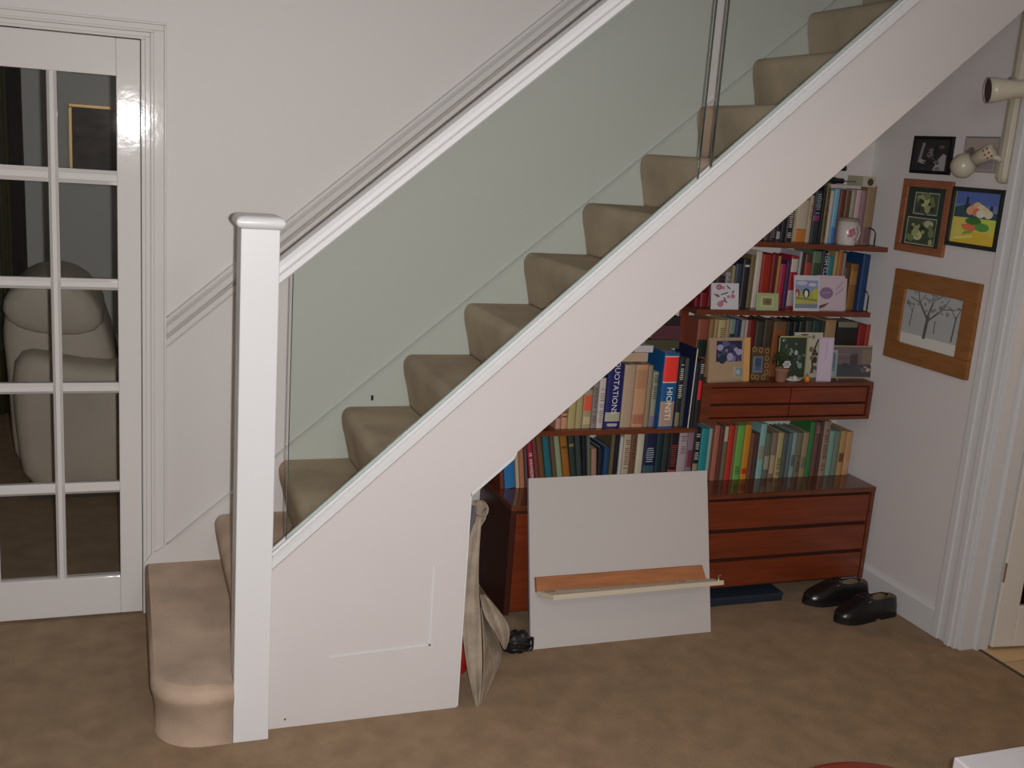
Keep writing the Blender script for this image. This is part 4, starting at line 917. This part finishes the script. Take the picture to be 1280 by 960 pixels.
# ledge standing out from it: pale painted front, brown ends, carried by metal stays
lo = .088
f1, f2 = onb(692, 744, lo), onb(905, 725.5, lo); g1, g2 = onb(692, 750.5, lo), onb(905, 731, lo)
b1, b2 = onb(671, 739, .019), onb(884, 723, .019)
bb1 = b1 + (g1 - f1); bb2 = b2 + (g2 - f2)
LEDGE = mat('ledge_paint', (0.52, 0.46, 0.36), 0.5, 0.4)
MB().add([b1, b2, f2, f1, bb1, bb2, g2, g1], [(0, 1, 2, 3), (7, 6, 5, 4), (3, 2, 6, 7), (0, 3, 7, 4), (1, 5, 6, 2), (0, 4, 5, 1)]).build('ledge', LEDGE, wp, bevel=.0008)
def mixp(a, b, t): return a + (b - a) * t
up = (f1 - g1).normalized()
for s0, s1, nm in ((.02, .30, 'stay'), (.78, .98, 'stay')):
    a_ = mixp(b1, b2, s0) + up * .004 + (f1 - b1) * .25; c_ = mixp(b1, b2, s1) + up * .004 + (f1 - b1) * .55
    MB().tube([a_, c_], .0035, 6).build(nm, CHROME, wp)
    MB().box(0, .03, -.008, .008, 0, .003).build('hinge_plate', CHROME, None).matrix_basis = Matrix.Translation(mixp(b1, b2, s0) + (f1 - b1) * .4 + up * .001)
    o = COL.objects[-1]; par(o, wp)
MB().tube([mixp(f1, f2, .965) + up * .001, mixp(f1, f2, .965) + up * .018, mixp(f1, f2, .98) + up * .020], .0025, 6).build('hook', CHROME, wp)

# ================================================================== BAG, BLACK BUNDLE, RED TIN, FLAT BOX, SHOES
CANVAS = mat('canvas', (0.30, 0.25, 0.195), 0.95, 0.1, noise=.25, nscale=14, bump=.4, bscale=60)
bag = thing('canvas_bag', 'limp cream canvas bag hanging against the cut edge of the staircase panel', 'bag', tuple(U(1, .06, 597, 880)))
def cloth(name, left, right, yl, yr, wob, seed, nn=14, th=.003):
    """piece of cloth between two outlines seen in the photo; yl / yr depth along each outline"""
    n_ = len(left); rows_ = []
    for i in range(n_):
        t_ = i / (n_ - 1); r_ = []
        for j in range(nn + 1):
            s_ = j / nn; px = left[i][0] + (right[i][0] - left[i][0]) * s_; py = left[i][1] + (right[i][1] - left[i][1]) * s_
            y_ = yl[0] + (yl[1] - yl[0]) * t_ + ((yr[0] + (yr[1] - yr[0]) * t_) - (yl[0] + (yl[1] - yl[0]) * t_)) * s_
            y_ += wob * (math.sin(s_ * 11 + t_ * 6 + seed) * .6 + math.sin(s_ * 5 - t_ * 13 + seed * 2) * .4 + math.sin(t_ * 31 + s_ * 3) * .25)
            r_.append(U(1, y_, px, py))
        rows_.append(r_)
    return MB().loft(rows_, closed=False, caps=False).build(name, CANVAS, bag, smooth=True, fixn=False, solid=th, sub=1)
# top bunched under the string, long hanging strip, lobe to the right, shaded lower flank
cloth('front_strip', [(590, 640), (588, 660), (586, 675), (582, 700), (579, 730), (577, 755), (577, 785), (580, 815), (585, 845), (590, 868), (595, 885)],
      [(602, 645), (601, 657), (600, 668), (598, 700), (598, 735), (600, 758), (602, 785), (603, 815), (603, 842), (602, 865), (598, 886)], (.13, .045), (.125, .05), .006, 1.0)
cloth('crumpled_top', [(588, 626), (588, 633), (589, 641), (592, 650), (594, 658)], [(603, 625), (611, 631), (612, 641), (604, 650), (600, 658)], (.13, .13), (.15, .14), .012, 2.2)
cloth('side_lobe', [(599, 742), (601, 754), (604, 768), (611, 780), (618, 790), (625, 802), (629, 812)], [(604, 742), (614, 752), (624, 764), (633, 776), (638, 788), (636, 800), (631, 813)], (.15, .13), (.20, .17), .006, .4)
cloth('lower_flank', [(600, 756), (603, 785), (604, 815), (604, 842), (602, 866), (599, 885)], [(603, 757), (618, 790), (630, 814), (622, 838), (611, 863), (600, 886)], (.125, .055), (.30, .07), .004, 3.0)
MB().tube([U(1, .13, *q) for q in ((587, 676), (592, 660), (600, 646), (608, 636), (606, 648), (597, 662), (594, 690), (596, 702))], .004, 8).build('strap', CANVAS, bag, smooth=True)
cloth('grey_lining', [(588, 630), (587, 645), (586, 662), (586, 672)], [(594, 632), (596, 646), (592, 660), (588, 672)], (.115, .12), (.12, .12), .004, 1.2).data.materials[0] = mat('grey_lining', (.10, .09, .105), .8)

# black bundled strap purse
bm_c = U(2, 0.0, 655, 811)
bp = thing('black_pouch', 'small crumpled black pouch on the carpet left of the leaning panel', 'pouch', (bm_c.x - .035, bm_c.y - .01, 0))
rings = []; r7 = random.Random(5)
for z_, s_ in ((0.0, .55), (.004, .85), (.018, 1.0), (.04, 1.0), (.058, .92), (.068, .6), (.070, .2)):
    rings.append([(s_ * .050 * math.cos(q * math.pi / 9) * (1 + .12 * math.sin(q * 2.3 + z_ * 60)), s_ * .032 * math.sin(q * math.pi / 9) * (1 + .15 * math.cos(q * 3.1 + z_ * 80)), z_ * (1 + .12 * math.sin(q * 1.7))) for q in range(18)])
o = MB().loft(rings).build('body', mat('black_nylon', (.010, .010, .012), .5, .4, bump=.8, bscale=30), None, smooth=True); o.parent = bp
for dz in (.02, .045):
    o = MB().tube([(-.045, -.03, dz), (-.01, -.040, dz + .006), (.03, -.036, dz - .004), (.05, -.01, dz)], .004, 6).build('strap', BLACK, None, smooth=True); o.parent = bp
o = MB().tube([(.03, -.02, .06), (.055, -.015, .052), (.058, -.01, .01), (.05, -.015, .003)], .005, 8).build('strap', BLACK, None, smooth=True); o.parent = bp
# red tin mostly behind the panel
rt = thing('red_tin', 'red tin just showing between the staircase panel and the canvas bag', 'tin', (.745, .29, 0))
o = MB().lathe([(.043, 0), (.045, .003), (.045, .105), (.042, .110), (.001, .110)], n=24).build('body', cm((.45, .02, .02), .35), None, smooth=True); o.parent = rt
o = MB().lathe([(.046, .104), (.046, .116), (.043, .119), (.001, .119)], n=24).build('lid', cm((.30, .015, .015), .35), None, smooth=True); o.parent = rt
# flat dark box under the chest
fb = thing('flat_box', 'long flat navy box pushed under the drawer chest', 'box', (2.035, .62, 0))
MB().box(1.84, 2.232, .572, .70, 0, .030).build('body', cm((.018, .026, .04), .35), fb, bevel=.003)
MB().box(1.838, 2.234, .570, .702, .022, .036).build('lid', cm((.022, .032, .048), .35), fb, bevel=.002)
# shoes
LEATHER = mat('black_leather', (.011, .010, .010), .28, .5, bump=.15, bscale=50)
LINING = mat('shoe_lining', (.17, .12, .075), .7, .2)
SOLE = mat('shoe_sole', (.012, .011, .011), .6, .3)
def shoe(label, loc, rz, L=.29):
    t = thing('shoe', label, 'shoe', loc, 'pair of black lace-up shoes', rot=(0, 0, rz))
    sec = [(0, .018, .050, 0), (.012, .029, .086, 0), (.05, .034, .092, 1), (.09, .036, .082, 1), (.125, .039, .086, 1), (.15, .042, .094, .4), (.17, .045, .092, 0), (.20, .048, .076, 0), (.235, .047, .060, 0), (.262, .040, .050, 0), (.28, .026, .040, 0), (.29, .008, .026, 0)]
    rings = []; inner = []
    for x, w_, h_, op in sec:
        z0 = .016
        prof = []
        for q in range(13):
            a = math.pi * q / 12
            yy = w_ * math.cos(a) * (1.0 if q in (0, 12) else 1.04); zz_ = z0 + (h_ - z0) * min(1, math.sin(a) * 1.25) if not op else z0 + (h_ - z0) * min(1, math.sin(a) * 1.6)
            prof.append((x, yy, zz_))
        rings.append(prof)
    # upper: leave the top faces open where the foot goes in
    n = 13; vs = [p_ for r_ in rings for p_ in r_]; fs = []
    for i in range(len(rings) - 1):
        opn = sec[i][3] and sec[i + 1][3] or (sec[i][3] == 1 and sec[i + 1][3] > 0) or (i == 1)
        for q in range(12):
            if opn and 3 <= q <= 8: continue
            fs.append((i * n + q, i * n + q + 1, (i + 1) * n + q + 1, (i + 1) * n + q))
    m = MB(); m.add(vs, fs); m.add(rings[0], [tuple(range(13))]); m.add(rings[-1], [tuple(range(12, -1, -1))])
    o = m.build('upper', LEATHER, None, smooth=True, solid=-.003, sub=1); o.parent = t
    m = MB(); rg = []
    for x, w_, h_, op in sec[1:7]:
        rg.append([(x, -w_ * .82, h_ - .006), (x, -w_ * .84, .03), (x, -w_ * .5, .021), (x, w_ * .5, .021), (x, w_ * .84, .03), (x, w_ * .82, h_ - .006)])
    m.loft(rg, closed=False, caps=False); o = m.build('lining', LINING, None, smooth=True, fixn=False, solid=.001); o.parent = t
    # heel counter lining, seen from the front
    o = MB().add([(.014, -.024, .084), (.014, .024, .084), (.022, .026, .02), (.022, -.026, .02)], [(0, 1, 2, 3)]).build('heel_pad', LINING, None, fixn=False, solid=.001); o.parent = t
    outl = [(x, w_ * 1.06) for x, w_, _, _ in sec]; outl[0] = (-.004, .020); outl[-1] = (.295, .010)
    pts = [(x, -w_) for x, w_ in outl] + [(x, w_) for x, w_ in reversed(outl)]
    o = MB().prism(pts, 2, .008, .018).build('sole', SOLE, None); o.parent = t
    hp_ = [p_ for p_ in pts if p_[0] <= .09]
    o = MB().prism(hp_, 2, 0, .009).build('heel', SOLE, None); o.parent = t
    fp = [p_ for p_ in pts if p_[0] >= .125]
    o = MB().prism(fp, 2, 0.0, .009).build('forefoot_sole', SOLE, None); o.parent = t
    o = MB().loft([[(x, w_ * .55 * math.cos(a), h_ + .004 * math.sin(a) - .001) for a in [math.pi * 2 * q / 8 for q in range(8)]] for x, w_, h_ in ((.13, .030, .092), (.145, .036, .100), (.165, .034, .096), (.18, .028, .087))]).build('tongue', LEATHER, None, smooth=True); o.parent = t
    for x, z_ in ((.142, .104), (.156, .101), (.170, .096)):
        o = MB().tube([(x, -.020, z_ - .006), (x, -.008, z_), (x + .003, .008, z_), (x, .020, z_ - .006)], .0016, 6).build('lace', BLACK, None); o.parent = t
    return t
s1 = U(2, 0, 1120, 772); e1 = U(2, 0, 1030, 766)
shoe('black leather lace-up shoe nearer the camera, heel to the right wall', (2.622, .375, 0), math.pi + math.radians(5))
shoe('black leather lace-up shoe farther back, toe under the drawer chest', (2.600, .520, 0), math.pi - math.radians(2), .29)

# ================================================================== FURNITURE AT THE LOWER EDGE
MAHOG = mat('mahogany', (0.16, 0.022, 0.012), 0.35, 0.5, noise=.25, nscale=6, stretch=(1, 6, 1))
st = thing('round_table', 'low round mahogany table whose rim shows at the lower edge', 'table', (1.172, -1.315, 0))
o = MB().lathe([(.001, .425), (.205, .425), (.216, .430), (.220, .438), (.216, .447), (.205, .450), (.001, .450)], n=64).build('tabletop', MAHOG, None, smooth=False); o.parent = st
o = MB().lathe([(.15, .38), (.165, .38), (.165, .425), (.15, .425)], n=40).build('apron', MAHOG, None); o.parent = st
for a in range(4):
    th = math.radians(45 + 90 * a)
    o = MB().tube([(.15 * math.cos(th), .15 * math.sin(th), .42), (.145 * math.cos(th), .145 * math.sin(th), .25), (.17 * math.cos(th), .17 * math.sin(th), 0)], [.018, .014, .010], 12).build('leg', MAHOG, None, smooth=True); o.parent = st
wt = thing('white_table', 'white low side table with its corner in the lower right of the photograph', 'table', (1.62, -1.42, 0))
WL = mat('white_laminate', (0.64, 0.63, 0.66), 0.35, 0.4)
c1 = U(2, .5, 1192, 947); c2 = U(2, .5, 1280, 938.5)
MB().box(1.402, 1.90, -1.62, -1.214, .46, .50).build('tabletop', WL, wt, bevel=.004)
for x in (1.415, 1.85):
    for y in (-1.61, -1.264): MB().box(x, x + .036, y, y + .036, 0, .46).build('leg', WL, wt, bevel=.002)
MB().box(1.43, 1.87, -1.595, -1.24, .18, .20).build('lower_shelf', WL, wt, bevel=.002)

# ================================================================== ROOM BEYOND THE GLAZED DOOR
SOFA = mat('cream_leather', (0.52, 0.455, 0.375), 0.5, 0.4, noise=.08, nscale=4, bump=.25, bscale=7)
sf = thing('leather_armchair', 'cream leather armchair side-on behind the glazed door', 'armchair', (-.35, 2.6, 0))
def blob(pts, parent, name, y0, y1, mt, r=.06, sub=2):
    """rounded upholstered slab: side outline pts (x, z) between y0 and y1"""
    m = MB(); n = len(pts); cx = sum(p_[0] for p_ in pts) / n; cz = sum(p_[1] for p_ in pts) / n
    def ringat(y, k_): return [(cx + (p_[0] - cx) * k_, y, cz + (p_[1] - cz) * k_) for p_ in pts]
    m.loft([ringat(y0, .82), ringat(y0 + r * .25, .95), ringat(y0 + r, 1), ringat(y1 - r, 1), ringat(y1 - r * .25, .95), ringat(y1, .82)])
    return m.build(name, mt, parent, smooth=True, sub=sub)
blob([(-.77, .06), (-.50, .05), (-.32, .08), (-.26, .30), (-.30, .55), (-.34, .74), (-.39, .88), (-.46, .97), (-.54, 1.005), (-.64, 1.00), (-.73, .95), (-.79, .87), (-.81, .76), (-.80, .66), (-.79, .50), (-.78, .25)], sf, 'backrest', 2.34, 3.00, SOFA, .1, 1)
blob([(-.80, .80), (-.68, .74), (-.45, .73), (-.34, .78), (-.40, .93), (-.50, 1.015), (-.62, 1.03), (-.74, .98), (-.81, .90)], sf, 'head_cushion', 2.31, 2.98, SOFA, .1, 1)
blob([(-.72, .03), (-.45, .03), (-.1, .03), (.16, .03), (.25, .06), (.27, .20), (.26, .45), (.22, .58), (.12, .635), (-.10, .64), (-.38, .63), (-.56, .66), (-.68, .70), (-.76, .66), (-.76, .45), (-.74, .2)], sf, 'arm', 2.18, 2.44, SOFA, .08, 1)
blob([(-.72, .03), (-.1, .03), (.18, .03), (.25, .08), (.26, .45), (.20, .59), (.10, .63), (-.38, .62), (-.74, .62)], sf, 'arm', 2.92, 3.16, SOFA, .08, 1)
blob([(-.5, .25), (-.1, .24), (.22, .25), (.27, .34), (.24, .46), (.12, .50), (-.2, .505), (-.48, .50)], sf, 'seat', 2.42, 2.94, SOFA, .06, 1)
MB().box(-.70, .20, 2.24, 3.1, .0, .06).build('base', mat('dark_base', (.03, .025, .02), .7), sf)
pl = blob([(-.31, .53), (-.02, .53), (.02, .72), (-.04, .86), (-.22, .89), (-.31, .80)], None, 'cushion', 2.50, 2.86, mat('green_cushion', (0.22, 0.27, 0.22), .9, .1, bump=.2, bscale=20), .09)
tag(pl, 'grey green cushion resting against the back of the cream armchair', 'cushion')
# dark houseplant behind the armchair
hp2 = thing('houseplant', 'dark leafy houseplant showing just above the armchair behind the glazed door', 'plant', (-.50, 3.45, 0))
c_ = U(1, 3.45, 103, 392)
o = MB().lathe([(.09, 0), (.13, .22), (.14, .24), (.12, .24), (.11, .20), (.001, .19)], n=24).build('pot', cm((.12, .08, .06)), None, smooth=True); o.parent = hp2
lx = c_.x + .50
o = MB().tube([(0, 0, .19), (.02, 0, .5), (lx, 0, c_.z - .05)], .012, 8).build('stem', cm((.06, .045, .03)), None); o.parent = hp2
lv = MB(); rr = random.Random(9)
for i in range(70):
    th = rr.random() * 6.28; el = rr.random() * 2.4 - .9; R_ = .03 + .09 * rr.random()
    b_ = Vector((lx + math.cos(th) * math.cos(el) * R_, math.sin(th) * math.cos(el) * R_, c_.z - .02 + math.sin(el) * R_ * 1.1)); d = (b_ - Vector((lx, 0, c_.z - .1))).normalized()
    s_ = d.cross(Vector((.3, .9, .1))).normalized() * .018; L_ = d * .045
    lv.add([b_ - L_, b_ + s_, b_ + L_, b_ - s_, b_ + Vector((0, -.006, .004))], [(0, 1, 4), (1, 2, 4), (2, 3, 4), (3, 0, 4)])
o = lv.build('foliage', cm((.018, .024, .014)), None, fixn=False); o.parent = hp2; o['kind'] = 'stuff'
# gilt framed painting on the far wall
ptl = U(1, 4.28, 85, 133); pbl = U(1, 4.28, 91, 228)
gp = thing('gilt_picture', 'dark painting in a thin gilt frame seen through the top right pane', 'picture', (ptl.x, 4.3, pbl.z))
gw, gh = .46, ptl.z - pbl.z + .02
GILT = mat('gilt', (0.50, 0.32, 0.10), .35, .6, metal=.3)
for a, b, c_, d in ((0, gw, gh - .022, gh), (0, gw, 0, .022), (0, .022, .022, gh - .022), (gw - .022, gw, .022, gh - .022)):
    o = MB().box(a, b, -.03, -.001, c_, d).build('rail', GILT, None, bevel=.003); o.parent = gp
o = MB().box(.022, gw - .022, -.012, -.002, .022, gh - .022).build('canvas', mat('old_painting', (0.05, 0.028, 0.018), .5, .4, noise=.9, nscale=9, stretch=(1, 1, 3)), None); o.parent = gp
# curtain at the far left
cpt = [U(1, 3.6, 0, 200).x - .25, U(1, 3.6, 27, 200).x]
cu_ = thing('curtain', 'dark olive curtain hanging at the far left behind the glazed door', 'curtain', ((cpt[0] + cpt[1]) / 2, 3.62, 0.05))
for nm, xa2, xb2, yy, colr in (('drop', cpt[0], cpt[1] - .07, 3.60, (.055, .055, .022)), ('drop', cpt[1] - .09, cpt[1], 3.65, (.02, .017, .02))):
    rg = []
    for z_ in (0.05, .8, 1.6, 2.4):
        rg.append([(xa2 + (xb2 - xa2) * q / 40 + .02 * (1 - z_ / 2.4) * (q / 40), yy + .03 * math.sin(q * 1.25 + .1 * z_), z_) for q in range(41)])
    MB().loft(rg, closed=False, caps=False).build(nm, mat('curtain_%d' % int(colr[0] * 1000), colr, .9, .1), cu_, smooth=True, fixn=False, solid=.004)
MB().tube([(cpt[0] - .1, 3.62, 2.43), (cpt[1] + .15, 3.62, 2.43)], .014, 12).build('rail', BLACK, cu_)

# every object's duplicate labels are an error here
seen = {}
for o in SC.objects:
    if o.parent is None and o.get('label'):
        seen.setdefault(o['label'], []).append(o.name)
        if len(o['label'].split()) > 16: print('LONG', len(o['label'].split()), o['label'])
for l, n in seen.items():
    if len(n) > 1: print('DUP', l, n)
